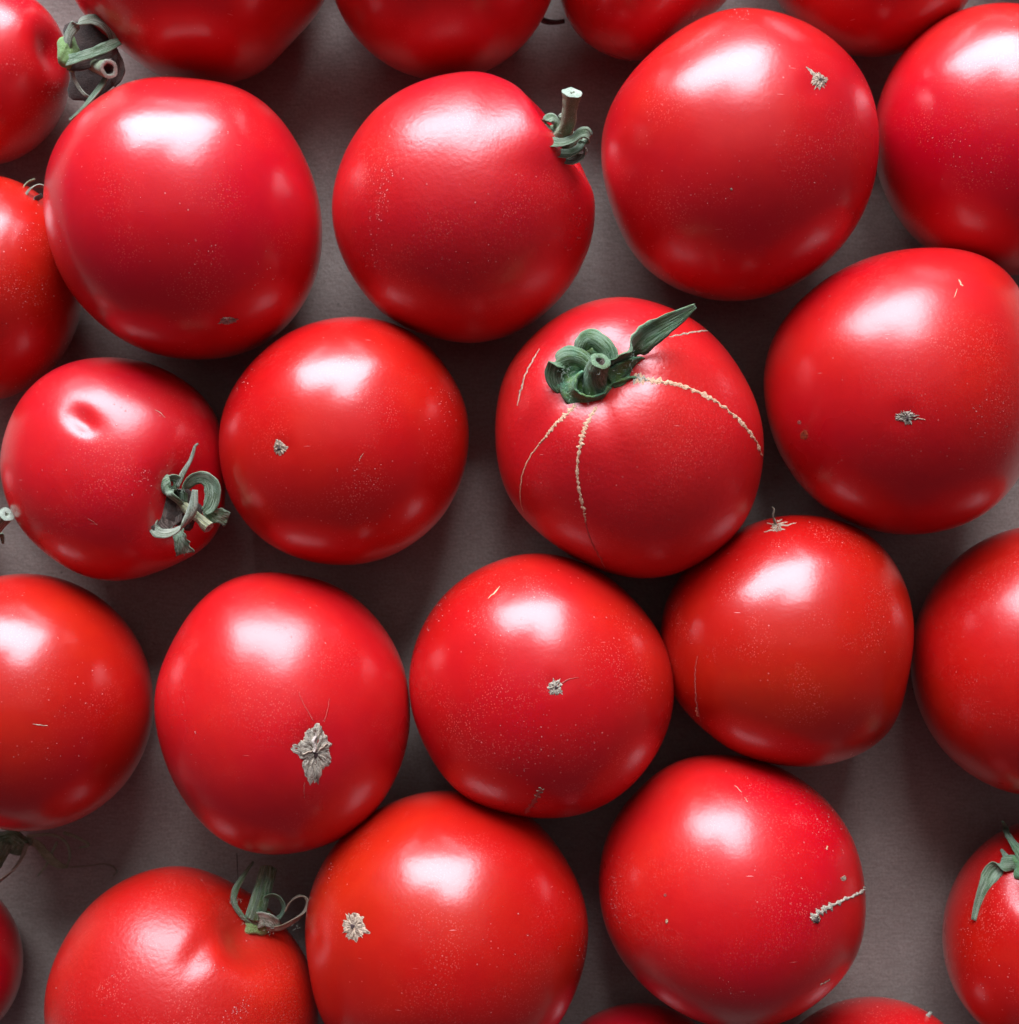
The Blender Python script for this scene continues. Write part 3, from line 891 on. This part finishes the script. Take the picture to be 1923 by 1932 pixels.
crack(T['J'], [(165, 978), (175, 984), (184, 991)], [0.8, 2.0, 0.6], M_PINK, h=0.04, seed=8, n=20, name='skin_fleck')
crack(T['I'], [(686, 855), (681, 862), (678, 870)], [0.8, 1.4, 0.6], M_CORKL, h=0.04, seed=8, n=20, name='skin_fleck')
scar(T['E'], 1380, 357, 2.4, 2.4, M_CORKL, seed=17, spikes=0, h=0.1, name='skin_fleck')
# H: cream healed cracks
H = T['H']
crack(H, [(1196, 714), (1225, 717), (1255, 721), (1290, 729), (1325, 743), (1358, 762), (1388, 786), (1412, 812), (1428, 835), (1438, 860)],
      [13, 11, 7, 5.2, 5.4, 5.2, 4.6, 4.4, 3.8, 2.4], M_CRACK, beads=0.9, h=0.15, seed=2, n=150)
crack(H, [(1196, 712), (1210, 715), (1225, 717)], [15, 12, 3], M_CORK, h=0.22, seed=3, n=24)
crack(H, [(1126, 768), (1113, 788), (1102, 812), (1095, 840), (1090, 870), (1090, 905), (1095, 935), (1102, 965), (1105, 985)],
      [5, 6, 8, 7.2, 5.5, 4.6, 5, 4.2, 2], M_CRACK, beads=0.9, h=0.15, seed=4, n=150)
crack(H, [(1105, 985), (1110, 1005), (1120, 1030), (1132, 1052), (1142, 1075)], [2, 3, 4, 4, 1.5], M_PINK, h=0.04, seed=5, n=60)
crack(H, [(1086, 764), (1066, 784), (1048, 800), (1033, 820), (1016, 840)], [6, 6.5, 5.4, 4.4, 2.6], M_CRACK, beads=0.8, h=0.14, seed=6, n=80)
crack(H, [(1016, 840), (1000, 862), (988, 888), (982, 920), (983, 950), (988, 965)], [2.5, 2.6, 2.2, 2, 1.6, 1], M_CRACK, beads=0.2, h=0.06, seed=7, n=70)
crack(H, [(1018, 658), (1005, 680), (992, 705), (983, 735), (976, 765)], [1.0, 2.6, 2.6, 3.4, 1.5], M_CORKL, beads=0.2, h=0.08, seed=8, n=70)
crack(H, [(1262, 636), (1290, 630), (1312, 626), (1338, 624), (1352, 627)], [1.4, 3.5, 3, 3, 1.2], M_CORKL, beads=0.3, h=0.08, seed=9, n=60)

# ---- calyx A: looped dry grey calyx at the left top, with a hollow cut stem
t = T['A']
z0 = hit(t, 112, 100)[0].z + 0.016
c = empty_part(t, 'calyx')
cupdisc(t, 'calyx_base', 130, 100, 17, 30, z0, 0.4, M_BRIGHT, c, tilt=(0.3, 0), amp=0.1, hgt=2.6, seed=4)
cupdisc(t, 'calyx_gap_shade', 168, 80, 44, 42, z0, -5.5, M_SHELL_SHADE, c, tilt=(0.1, 0), amp=0.12, hgt=1.0, seed=5)  # dark disc added behind the loop, its colour standing in for shade
cupdisc(t, 'calyx_gap_shade', 170, 148, 38, 48, z0, -7.0, M_SHELL_SHADE, c, tilt=(0.1, 0), amp=0.15, hgt=1.0, seed=6)  # another added disc: shade of the lower gap put into dark colour
ribbon(t, 'sepal', [(128, 108, 0.5), (126, 84, 2.4), (134, 58, 3.6), (152, 42, 4.2), (176, 37, 4.2), (197, 45, 3.4), (210, 62, 2.2), (214, 80, 0.5)],
       [16, 15, 14, 15, 17, 18, 14, 10], [(1, 0.2, 0.3), (0.9, -0.6, 0.1), (0, 1, -0.35), (0.6, 0.9, -0.3), (1, 0.5, -0.1)], M_GREY, z0, n=44, parent=c, seed=1, cup=0.15)
ribbon(t, 'sepal', [(127, 116, 2.2), (148, 110, 3.6), (174, 101, 4.2), (200, 90, 4.0), (226, 78, 3.0)], [19, 17, 16, 16, 11], [(0.2, 1, -0.15), (0.3, 1, -0.25)], M_TEAL, z0, n=30, parent=c, seed=2, cup=0.3)
ribbon(t, 'sepal', [(128, 122, 0.8), (150, 122, 1.8), (176, 114, 2.2), (206, 100, 2.0), (220, 90, 1.4)], [16, 18, 18, 14, 8], [(0.2, 1, 0.2), (0.3, 1, 0.1)], M_BROWN, z0, n=26, parent=c, seed=3, cup=0.3)
tube(t, 'stem', [(160, 112, -1.5), (182, 124, 1.0), (198, 129, 3.2), (206, 130, 5.0)], [10, 11, 13, 15], M_STEM, z0, parent=c, cap=M_CUT, hollow=0.55, seed=2)
ribbon(t, 'sepal', [(142, 120, -1.5), (138, 140, -0.5), (146, 160, 0.0), (160, 178, 0.2), (172, 184, -0.5)], [9, 8, 6, 5, 4], [(1, 0.3, 0.8), (1, 0.6, 0.6)], M_GREY, z0, n=28, parent=c, seed=5)
ribbon(t, 'sepal', [(201, 146, 0.5), (192, 163, 1.2), (176, 183, 1.4), (158, 203, 1.2), (143, 217, 0.6), (131, 227, 0.2)], [12, 16, 13, 7, 5, 4], [(0.8, -0.6, 0.9), (0.8, -0.6, 0.5)], M_TEAL, z0, n=30, parent=c, seed=6, cup=0.35)
ribbon(t, 'sepal', [(212, 92, 0.5), (224, 118, 0.0), (226, 140, -0.6), (214, 162, -1.4)], [14, 18, 18, 10], [(1, 0.2, 0.4), (1, 0, 0.4)], M_BROWN, z0, n=24, parent=c, seed=7)

# ---- calyx D: upright stem with a pale cut end
t = T['D']
z0 = max(hit(t, 1040, 262)[0].z, t.Rz * 1.0) - 0.004
c = empty_part(t, 'calyx')
cupdisc(t, 'calyx_base', 1062, 262, 26, 26, z0, -1.0, M_LEAF, c, tilt=(0.25, 0.1), hgt=2.2, seed=2)
tube(t, 'stem', [(1052, 268, -0.5), (1062, 254, 1.4), (1071, 234, 4.0), (1076, 206, 7.4), (1078, 190, 9.0), (1080, 175, 10.4)], [17, 13.5, 11.5, 12, 12.5, 15], M_STEM, z0, parent=c, cap=M_CUT, hollow=0.2, seed=3, n=34, rough_=0.16)
ribbon(t, 'sepal', [(1054, 264, 1.2), (1036, 260, 2.0), (1027, 246, 2.6), (1030, 230, 2.8), (1042, 222, 2.6), (1050, 230, 2.0), (1048, 240, 1.4)], [10, 14, 16, 16, 14, 11, 7], [(0.3, 0.8, 0.3), (0.9, 0.5, 0.3), (0.2, 1, -0.5), (0.9, 0.1, -0.3)], M_TEAL, z0, n=36, parent=c, seed=8)
ribbon(t, 'sepal', [(1052, 252, 0.8), (1050, 236, 1.2), (1058, 220, 1.2), (1070, 214, 0.6)], [8, 8, 7, 4], [(1, 0, 0.5), (0, 1, -0.5)], M_GREY, z0, n=24, parent=c, seed=9)
ribbon(t, 'sepal', [(1024, 250, 1.2), (1028, 262, 2.8), (1042, 270, 3.6), (1060, 271, 4.2), (1080, 265, 4.6), (1097, 254, 4.6), (1108, 254, 3.8), (1112, 262, 2.6), (1102, 268, 1.6)], [9, 13, 16, 16, 17, 19, 19, 15, 8], [(0.5, 0.9, 0.2), (0.1, 1, -0.6), (0.2, 1, -0.6), (0.4, 1, -0.5)], M_TEAL, z0, n=52, parent=c, seed=10, cup=0.45)
ribbon(t, 'sepal', [(1026, 270, 0.4), (1036, 282, 1.4), (1054, 290, 2.0), (1074, 291, 2.2), (1090, 283, 2.0), (1099, 271, 1.4), (1101, 262, 0.6)], [9, 13, 15, 15, 15, 12, 5], [(0.3, 1, 0.2), (0, 1, -0.6), (0.5, 1, -0.4)], M_TEAL, z0, n=42, parent=c, seed=11, cup=0.4)
ribbon(t, 'sepal', [(1044, 286, -0.4), (1062, 299, 0.4), (1080, 303, 0.8), (1095, 297, 0.8), (1103, 286, 0.4), (1104, 278, 0)], [10, 14, 15, 13, 9, 4], [(0.2, 1, -0.3), (0.6, 1, -0.4)], M_GREY, z0, n=32, parent=c, seed=12, cup=0.4)
fuzz(t, c, [(1072, 240, 4), (1076, 215, 7), (1068, 255, 3), (1045, 262, 3), (1080, 195, 9)], z0, n=130, seed=2, spread=14, length=0.5)

# ---- calyx H: fresh green, one long pointed sepal
t = H
z0 = hit(t, 1110, 690)[0].z + 0.0005
c = empty_part(t, 'calyx')
cupdisc(t, 'calyx_base', 1122, 708, 64, 48, z0, -0.6, M_GREEN, c, tilt=(0.0, 0.05), lobes=5, amp=0.10, hgt=3.8, ang=0.8, seed=5)
tube(t, 'stem', [(1124, 738, 0.5), (1122, 716, 3.4), (1127, 695, 6.2), (1133, 681, 8.2)], [22, 19, 17, 16], M_LEAF, z0, parent=c, cap=M_TEAL, hollow=0.45, seed=4, rough_=0.09)
# big curling front sepal wrapped round the stem foot
ribbon(t, 'sepal', [(1096, 702, 3.0), (1080, 718, 3.4), (1078, 740, 3.2), (1096, 756, 2.8), (1120, 760, 2.6), (1144, 750, 2.6), (1152, 730, 3.0)], [24, 30, 29, 29, 28, 26, 16], [(0.9, 0.2, 1), (0.8, 0.6, 1), (0, 1, 1), (-0.6, 0.8, 0.9), (-0.9, 0.3, 0.8)], M_GREEN, z0, n=44, parent=c, seed=13, cup=0.45, thick=1.4)
ribbon(t, 'sepal', [(1112, 690, 3.6), (1094, 676, 4.4), (1072, 672, 4.2), (1054, 684, 3.0), (1046, 704, 1.8), (1050, 722, 1.0), (1060, 738, 0.5)], [20, 24, 27, 25, 25, 21, 12], [(0.2, 1, 0.5), (0.2, 1, 0.3), (0.9, 0.5, 0.5), (1, 0.1, 0.5)], M_LEAF, z0, n=42, parent=c, seed=14, cup=0.4, thick=1.0)
ribbon(t, 'sepal', [(1150, 682, 3.4), (1144, 662, 4.2), (1128, 644, 4.4), (1110, 638, 3.8), (1098, 652, 2.8), (1092, 668, 2.0)], [24, 25, 24, 25, 22, 13], [(1, 0.2, 0.4), (0.8, 0.8, 0.4), (0.2, 1, 0.3), (-0.6, 0.6, 0.3)], M_LEAF, z0, n=40, parent=c, seed=15, cup=0.4, thick=1.0)
ribbon(t, 'sepal', [(1148, 706, 4.0), (1168, 690, 5.2), (1186, 672, 5.8), (1200, 652, 6.2), (1222, 632, 6.4), (1250, 615, 6.6), (1282, 596, 7.0), (1312, 577, 7.4)], [32, 34, 34, 40, 36, 28, 19, 7],
       [(0.6, 0.8, 0.6), (0.5, 0.9, 0.4), (0.5, 0.9, 0.25), (0.55, 0.85, 0.3)], M_LEAF, z0, n=54, parent=c, seed=16, cup=0.35, thick=0.8, rag=0.12, label='long pointed sepal reaching past the edge of the tomato')
ribbon(t, 'sepal', [(1150, 716, 3.6), (1172, 704, 4.2), (1190, 694, 3.6), (1204, 690, 2.0), (1206, 704, 0.6), (1192, 724, 0.2)], [26, 33, 32, 28, 24, 15], [(0.2, 1, 0.5), (0.4, 1, 0.3), (1, 0.4, 0.2)], M_GREEN, z0, n=40, parent=c, seed=17, cup=0.4, thick=1.6)
ribbon(t, 'sepal', [(1150, 742, 1.8), (1172, 734, 2.0), (1192, 722, 1.8), (1206, 708, 1.4)], [26, 34, 32, 20], [(0.3, 0.9, 0.5), (0.6, 0.8, 0.3)], M_GREEN, z0, n=28, parent=c, seed=18, cup=0.5, thick=1.8)
fuzz(t, c, [(1085, 730, 4), (1100, 755, 3.4), (1130, 762, 3), (1170, 690, 6), (1190, 680, 6.5), (1070, 700, 4), (1135, 690, 8), (1200, 720, 2.5)], z0, n=260, seed=3, spread=26, length=0.6)

# ---- calyx J: dry, curled like a shell, stubby yellowish stem
t = T['J']
z0 = hit(t, 352, 952)[0].z + 0.003
c = empty_part(t, 'calyx')
cupdisc(t, 'calyx_base', 345, 962, 28, 32, z0, 0.2, M_SHELL_SHADE, c, tilt=(0.25, -0.1), hgt=1.6, seed=6)
ribbon(t, 'sepal', [(332, 916, 3.6), (344, 893, 4.4), (358, 870, 5.2), (364, 854, 5.6), (368, 842, 6.0), (374, 837, 6.2)], [13, 11, 8, 7, 5, 3], [(0.8, -0.5, 0.7), (0.7, -0.2, 0.7)], M_GREY, z0, n=30, parent=c, seed=19, cup=0.3)
ribbon(t, 'sepal', [(338, 946, 1.4), (326, 938, 2.8), (314, 928, 3.6), (314, 914, 4.2), (328, 908, 4.4), (338, 914, 3.6)], [26, 34, 34, 30, 24, 14], [(0.8, -0.5, 0.6), (0.9, -0.4, 0.2), (0.4, 1, 0)], M_TEAL, z0, n=34, parent=c, seed=20, cup=0.4)
ribbon(t, 'sepal', [(326, 918, 2.6), (318, 938, 2.4), (314, 958, 2.2), (316, 978, 2.0), (326, 994, 1.8)], [30, 46, 52, 50, 34], [(1, 0.2, -0.15), (1, 0, -0.15)], M_BROWN, z0, n=30, parent=c, seed=21, cup=0.35)
ribbon(t, 'sepal', [(297, 978, 1.6), (290, 994, 2.6), (300, 1006, 3.4), (322, 1006, 4.4), (344, 994, 5.2), (358, 974, 5.8), (365, 952, 6.2), (368, 924, 6.2)], [11, 14, 15, 14, 14, 14, 13, 8], [(0.7, 0.6, 0.2), (0.2, 0.9, -0.5), (0.8, 0.6, -0.3), (1, 0.1, 0.2)], M_GREY, z0, n=52, parent=c, seed=22, cup=0.2, thick=0.6)
ribbon(t, 'sepal', [(346, 946, 1.8), (348, 924, 3.0), (366, 904, 3.8), (386, 902, 4.2), (400, 914, 4.0), (402, 936, 3.4), (396, 956, 2.6), (386, 966, 2.0)], [12, 14, 17, 21, 24, 24, 20, 12], [(0.8, 0.6, 0.4), (0.2, 0.9, 0.5), (0.9, 0.5, 0.3), (1, 0, 0.3)], M_TEAL, z0, n=50, parent=c, seed=23, cup=0.25)
ribbon(t, 'sepal', [(384, 962, 0.8), (402, 968, 1.6), (418, 974, 1.4), (431, 978, 0.9)], [16, 22, 24, 22], [(0.3, 1, 0.4), (0.2, 1, 0.4)], M_TEAL, z0, n=22, parent=c, seed=24, rag=0.3)
ribbon(t, 'sepal', [(338, 996, 0.6), (340, 1014, 1.2), (346, 1030, 0.8), (352, 1044, 0.2)], [18, 22, 26, 32], [(1, 0.3, 0.4), (1, 0.2, 0.4)], M_TEAL, z0, n=22, parent=c, seed=25, rag=0.3)
tube(t, 'stem', [(340, 950, 0.4), (356, 962, 1.8), (374, 977, 2.6), (395, 996, 3.0)], [13, 11, 11, 14], M_STEMY, z0, parent=c, cap=M_CUT, hollow=0.2, seed=5, rough_=0.22, flat=0.7)
fuzz(t, c, [(340, 925, 4), (330, 1000, 4), (400, 930, 4), (380, 980, 4), (350, 1040, 1)], z0, n=70, seed=4, spread=8, length=0.4)

# ---- calyx U: green, stem leaning up into the shade, thin looped sepal
t = T['U']
z0 = hit(t, 470, 1725)[0].z + 0.0015
c = empty_part(t, 'calyx')
cupdisc(t, 'calyx_base', 492, 1742, 26, 18, z0, -0.8, M_BRIGHT, c, tilt=(0.4, 0.2), hgt=2.6, seed=7)
tube(t, 'stem', [(482, 1728, 0.5), (488, 1706, 1.0), (495, 1682, 0.5), (502, 1658, -0.8), (506, 1640, -2.5)], [17, 16, 15, 15, 15], M_LEAF, z0, parent=c, cap=M_STEM, hollow=0.2, seed=6)
ribbon(t, 'sepal', [(486, 1746, 1.4), (464, 1736, 1.6), (448, 1718, 1.6), (440, 1698, 1.6), (444, 1678, 1.4), (454, 1660, 0.8), (466, 1642, -0.4), (478, 1626, -2)], [14, 12, 12, 12, 12, 10, 6, 3], [(0.6, 0.6, 0.8), (0.8, 0.4, 0.6), (1, 0, 0.5), (0.8, -0.5, 0.5)], M_LEAF, z0, n=46, parent=c, seed=26)
ribbon(t, 'sepal', [(496, 1728, 1.6), (492, 1712, 2.0), (500, 1694, 2.2), (516, 1688, 2.0), (530, 1696, 1.6), (536, 1712, 1.0), (530, 1728, 0.4), (516, 1738, 0)], [12, 10, 9, 9, 9, 9, 8, 8], [(0.6, 0.3, 0.9), (0, 1, 0.9), (0.9, 0.3, 0.9), (0, -1, 0.9)], M_LEAF, z0, n=46, parent=c, seed=27)
ribbon(t, 'sepal', [(480, 1740, 1.6), (496, 1732, 3.0), (512, 1738, 2.8), (522, 1748, 1.6)], [22, 24, 22, 12], [(0.3, 1, 0.4), (0.2, 1, 0.4)], M_GREY, z0, n=24, parent=c, seed=28)
ribbon(t, 'sepal', [(504, 1752, 1.2), (528, 1750, 1.6), (552, 1738, 2.0), (572, 1722, 2.4), (580, 1704, 2.6), (574, 1692, 2.6), (560, 1692, 2.4), (546, 1704, 2.2), (538, 1720, 2.0)], [9, 11, 11, 9, 7, 6, 5, 4, 2.5], [(0.3, 1, 0.6), (0.5, 0.8, 0.7), (1, 0, 0.9), (0, 1, 1)], M_TAN, z0, n=60, parent=c, seed=29, label='long tan sepal curled into a loop')
tube(t, 'sepal_thread', [(447, 1672, 0.5), (449, 1655, 0.2), (448, 1635, -0.4), (447, 1610, -1.2)], [1.0, 1.0, 1.0, 0.8], M_BROWN, z0, n=16, k=6, parent=c)
fuzz(t, c, [(444, 1700, 2), (460, 1730, 2), (490, 1700, 2.4), (505, 1750, 2), (560, 1740, 2)], z0, n=110, seed=5, spread=14)

# ---- calyx Q: fresh star sepals
t = T['Q']
z0 = hit(t, 1905, 1640)[0].z
zc = hit(t, 1945, 1635)[0].z
c = empty_part(t, 'calyx')
cupdisc(t, 'calyx_base', 1948, 1636, 34, 26, zc, 0.0, M_GREEN, c, tilt=(0.0, 0.2), hgt=2.2, seed=8)
def on_skin(t, pts, up):
    r = []
    for (x, y), u in zip(pts, up):
        loc, nor = hit(t, x, y)
        r.append((x, y, (loc.z) * 1000 + u))
    return r
ribbon(t, 'sepal', on_skin(t, [(1940, 1632), (1912, 1628), (1888, 1632), (1872, 1646), (1860, 1668), (1850, 1690), (1842, 1712), (1837, 1736)], [2.2, 2.0, 1.8, 1.4, 1.2, 1.0, 0.8, 0.8]),
       [26, 22, 22, 24, 19, 13, 9, 7], [(0.2, 1, 0.3), (0.8, 0.4, 0.3), (1, -0.3, 0.2), (1, -0.3, 0.2)], M_TEAL, 0.0, n=44, parent=c, seed=30, cup=0.3, rag=0.08, label='long blue-green sepal lying down the left side')
ribbon(t, 'sepal', on_skin(t, [(1944, 1626), (1925, 1602), (1910, 1584), (1898, 1564), (1892, 1550)], [2.2, 3.2, 4.0, 4.2, 4.0]), [26, 22, 16, 10, 4], [(1, -0.5, 0.4), (1, -0.5, 0.2)], M_LEAF, 0.0, n=30, parent=c, seed=31, cup=0.4)
ribbon(t, 'sepal', on_skin(t, [(1915, 1630), (1900, 1618), (1893, 1608), (1889, 1603)], [1.8, 1.8, 2.0, 2.4]), [16, 10, 6, 4], [(1, 0.8, 0.2), (1, 0.6, 0.2)], M_TEAL, 0.0, n=22, parent=c, seed=32)
ribbon(t, 'sepal', on_skin(t, [(1945, 1645), (1960, 1672), (1975, 1700), (1990, 1730)], [1.8, 1.6, 1.2, 1.0]), [22, 20, 14, 5], [(1, 0.5, 0.3), (1, 0.5, 0.2)], M_GREEN, 0.0, n=26, parent=c, seed=33)
tube(t, 'stem', [(1950, 1634, zc * 1000 + 1.5), (1955, 1625, zc * 1000 + 6), (1966, 1612, zc * 1000 + 12)], [13, 12, 13], M_GREEN, 0.0, parent=c, cap=M_CUT, seed=7)

# ---- calyx K: dark dry curls between two tomatoes
t = T['K']
z0 = 0.030
c = empty_part(t, 'calyx')
ribbon(t, 'sepal', [(70, 420, 0), (50, 400, 1), (46, 376, 1.6), (56, 358, 1.8), (74, 350, 1.6), (90, 356, 1)], [10, 9, 8, 8, 7, 5], [(0.7, 0.5, 0.9), (0.8, -0.2, 0.9), (0, 1, 0.9)], M_GREY, z0, n=36, parent=c, seed=34)
ribbon(t, 'sepal', [(80, 412, 0), (66, 396, 0.6), (66, 378, 0.8), (80, 368, 0.8)], [10, 10, 9, 6], [(0.9, 0.3, 0.6), (0.2, 1, 0.6)], M_BROWN, z0, n=26, parent=c, seed=35)
ribbon(t, 'sepal', [(66, 402, 0.8), (74, 412, 1.0), (84, 420, 0.6)], [10, 10, 6], [(0.6, 0.8, 0.5), (0.6, 0.8, 0.5)], M_LEAF, z0, n=16, parent=c, seed=36)
ribbon(t, 'sepal', [(50, 380, -1), (42, 360, -1.2), (52, 345, -1.6), (66, 338, -2.4)], [5, 5, 4, 3], [(1, 0, 0.5), (0.2, 1, 0.5)], M_STEM, z0, n=20, parent=c, seed=37)

# ---- calyx L: in deep shade under the fruit, with thin curled sepals
t = T['L']
c = empty_part(t, 'calyx')
z0 = 0.017
cupdisc(t, 'calyx_base', 22, 1588, 34, 26, z0, -2, M_LEAF, c, tilt=(0, -0.4), hgt=3, seed=9)
tube(t, 'stem', [(14, 1585, 0), (4, 1605, 0), (-10, 1630, -1)], [15, 13, 13], M_LEAF, z0, parent=c, cap=M_STEM, seed=8)
ribbon(t, 'sepal', [(52, 1592, 0), (42, 1618, 0.6), (26, 1640, 1.0), (8, 1656, 1.2), (-8, 1668, 1.2)], [10, 9, 9, 10, 8], [(1, 0.4, 0.5), (0.6, 0.8, 0.5)], M_TAN, z0, n=30, parent=c, seed=38)
ribbon(t, 'sepal', [(44, 1584, -2), (70, 1592, -3), (88, 1612, -4), (108, 1630, -6), (128, 1636, -8)], [12, 14, 14, 12, 5], [(0.5, 1, 0.3), (0.5, 1, 0.2)], M_STEM, z0, n=30, parent=c, seed=39)
ribbon(t, 'sepal', [(50, 1578, -1), (84, 1574, -3), (110, 1578, -5), (128, 1594, -7), (132, 1616, -9), (126, 1636, -10)], [9, 8, 7, 6, 5, 4], [(0.3, 1, 0.8), (1, 0.2, 0.8)], M_STEM, z0, n=36, parent=c, seed=40)
ribbon(t, 'sepal', [(108, 1590, -5), (98, 1610, -6), (88, 1632, -8), (72, 1652, -11)], [6, 5, 4, 2], [(1, 0.3, 0.8), (1, 0.3, 0.8)], M_STEM, z0, n=26, parent=c, seed=41)
ribbon(t, 'sepal', [(120, 1570, -6), (146, 1580, -8), (168, 1594, -10), (150, 1600, -11)], [6, 5, 4, 2], [(0.3, 1, 0.6), (0.4, 1, 0.5)], M_STEM, z0, n=26, parent=c, seed=43)
tube(t, 'sepal_thread', [(132, 1636, -9), (165, 1634, -12), (195, 1630, -14), (212, 1634, -14.5), (220, 1644, -14.5), (214, 1652, -15)], [1.6, 1.3, 1.2, 1.5, 1.7, 1.4], M_TAN, z0, n=36, k=6, parent=c)

# ---- small bits: stem stub under T1, tips at X and Y
t = T['T1']
tube(t, 'stem', [(1015, 34, 14), (1032, 41, 12), (1050, 42, 10), (1064, 40, 9)], [6, 5, 4, 4], M_BROWN, 0.0, n=18, k=10, cap=M_STEM, seed=3)
t = T['X']
zx = hit(t, 1752, 1916)[0].z
tube(t, 'stem', [(1742, 1926, zx * 1000 - 0.6), (1751, 1917, zx * 1000 + 0.6), (1757, 1909, zx * 1000 + 1.4)], [4.5, 4, 2], M_CUT, 0.0, n=12, k=8, seed=3)
t = T['Y']
tube(t, 'stem', [(-45, 1040, 28), (-20, 1010, 33), (-4, 990, 36), (13, 970, 39)], [13, 12, 11, 13], M_TEAL, 0.0, cap=M_CUT, hollow=0.2, seed=9)
ribbon(t, 'sepal', [(-40, 1030, 27), (-15, 1022, 28), (2, 1008, 28), (6, 1025, 26)], [10, 10, 8, 4], [(0.3, 1, 0.5), (1, 0.4, 0.5)], M_LEAF, 0.0, n=22, seed=42)

# ---- dried dust flecks gathered in patches on a few fruits
def flecks(t, clusters, seed=1):
    r = random.Random(seed)
    verts, faces = [], []
    for x, y, sx, sy, ang, n in clusters:
        for _ in range(n):
            a, b = r.gauss(0, 1) * sx, r.gauss(0, 1) * sy
            px = x + a * math.cos(ang) - b * math.sin(ang)
            py = y + a * math.sin(ang) + b * math.cos(ang)
            rad = r.choice([0.5, 0.6, 0.7, 0.9, 1.3])
            k0 = len(verts)
            loc, nor = hit(t, px, py)
            verts.append(loc + nor * 0.00006)
            for j in range(6):
                q = rad * r.uniform(0.6, 1.3)
                l2, n2 = hit(t, px + q * math.cos(j * 1.047), py + q * math.sin(j * 1.047))
                verts.append(l2 + n2 * 0.00001)
            for j in range(6):
                faces.append((k0, k0 + 1 + j, k0 + 1 + (j + 1) % 6))
    o = part(t, 'dust_fleck', verts, faces, M_DUST)
    o['kind'] = 'stuff'
M_DUST = cork_material('dry_dust_pink', (0.64, 0.27, 0.25), (0.56, 0.17, 0.16), (0.52, 0.13, 0.12))
flecks(T['D'], [(716, 385, 9, 34, 0.1, 70), (735, 325, 12, 14, 0, 26), (712, 480, 16, 20, 0, 22), (1085, 430, 12, 30, 0.2, 30), (880, 500, 40, 14, 0, 14)], 1)
flecks(T['U'], [(455, 1905, 24, 9, -0.75, 70), (420, 1945, 14, 8, 0, 30), (392, 1828, 12, 5, 0, 26), (200, 1850, 40, 40, 0, 30)], 2)
flecks(T['C'], [(350, 480, 60, 30, 0.4, 26), (110, 470, 10, 30, 0.2, 22), (500, 520, 30, 18, 0, 18)], 3)
flecks(T['I'], [(840, 770, 12, 26, 0.2, 50), (700, 900, 26, 16, 0, 40), (690, 975, 40, 14, 0, 18), (455, 700, 16, 22, 0.5, 18)], 4)
flecks(T['J'], [(270, 905, 22, 16, 0, 50), (90, 1000, 16, 20, 0, 16), (240, 800, 40, 30, 0, 14)], 5)
flecks(T['K'], [(45, 440, 16, 14, 0.5, 40), (60, 560, 22, 22, 0, 40)], 6)
flecks(T['S'], [(1560, 1545, 24, 26, 0.9, 60), (1160, 1690, 8, 30, 0, 40), (1360, 1870, 30, 12, 0, 26)], 7)
flecks(T['Q'], [(1822, 1780, 8, 24, 0, 26), (1880, 1860, 26, 20, 0, 24)], 8)
flecks(T['N'], [(960, 1360, 46, 20, 0, 26), (820, 1160, 8, 22, 0.5, 22), (1000, 1430, 40, 24, 0, 20)], 9)
flecks(T['M'], [(390, 1550, 14, 14, 0, 26), (345, 1380, 30, 50, 0, 20)], 10)
flecks(T['L'], [(170, 1300, 30, 40, 0, 22), (120, 1440, 40, 20, 0, 16)], 11)
flecks(T['F'], [(1790, 280, 30, 26, 0, 40), (1880, 320, 30, 20, 0, 18)], 12)
flecks(T['G'], [(1566, 890, 12, 12, 0, 24), (1860, 790, 30, 30, 0, 30)], 13)
flecks(T['R'], [(1098, 1790, 6, 26, 0, 34), (1000, 1740, 40, 40, 0, 18), (610, 1640, 14, 26, 0.4, 20)], 14)
flecks(T['A'], [(100, 165, 14, 14, 0, 30)], 15)
flecks(T['E'], [(1400, 30, 12, 6, 0, 22), (1320, 350, 36, 20, 0, 18), (1560, 330, 30, 40, 0, 14)], 16)

# ---- contact report
if __import__('os').environ.get('DBG'):
    ks = list(TOM)
    for i, a in enumerate(ks):
        A = TOM[a]
        print(a, 'R', round(A.R * 1000, 1), 'Rz', round(A.Rz * 1000, 1))
        for b in ks[i + 1:]:
            B = TOM[b]
            if np.hypot(*(A.c - B.c)[:2]) > A.R + B.R + 0.004:
                continue
            dep = 0
            for v in A.V[::3]:
                loc, nor, idx, d = B.bvh.find_nearest(Vector(v))
                if d is not None and (Vector(v) - loc).dot(nor) < 0 and d > dep:
                    dep = d
            if dep > 0.0003:
                print('   overlap', a, b, round(dep * 1000, 2), 'mm')
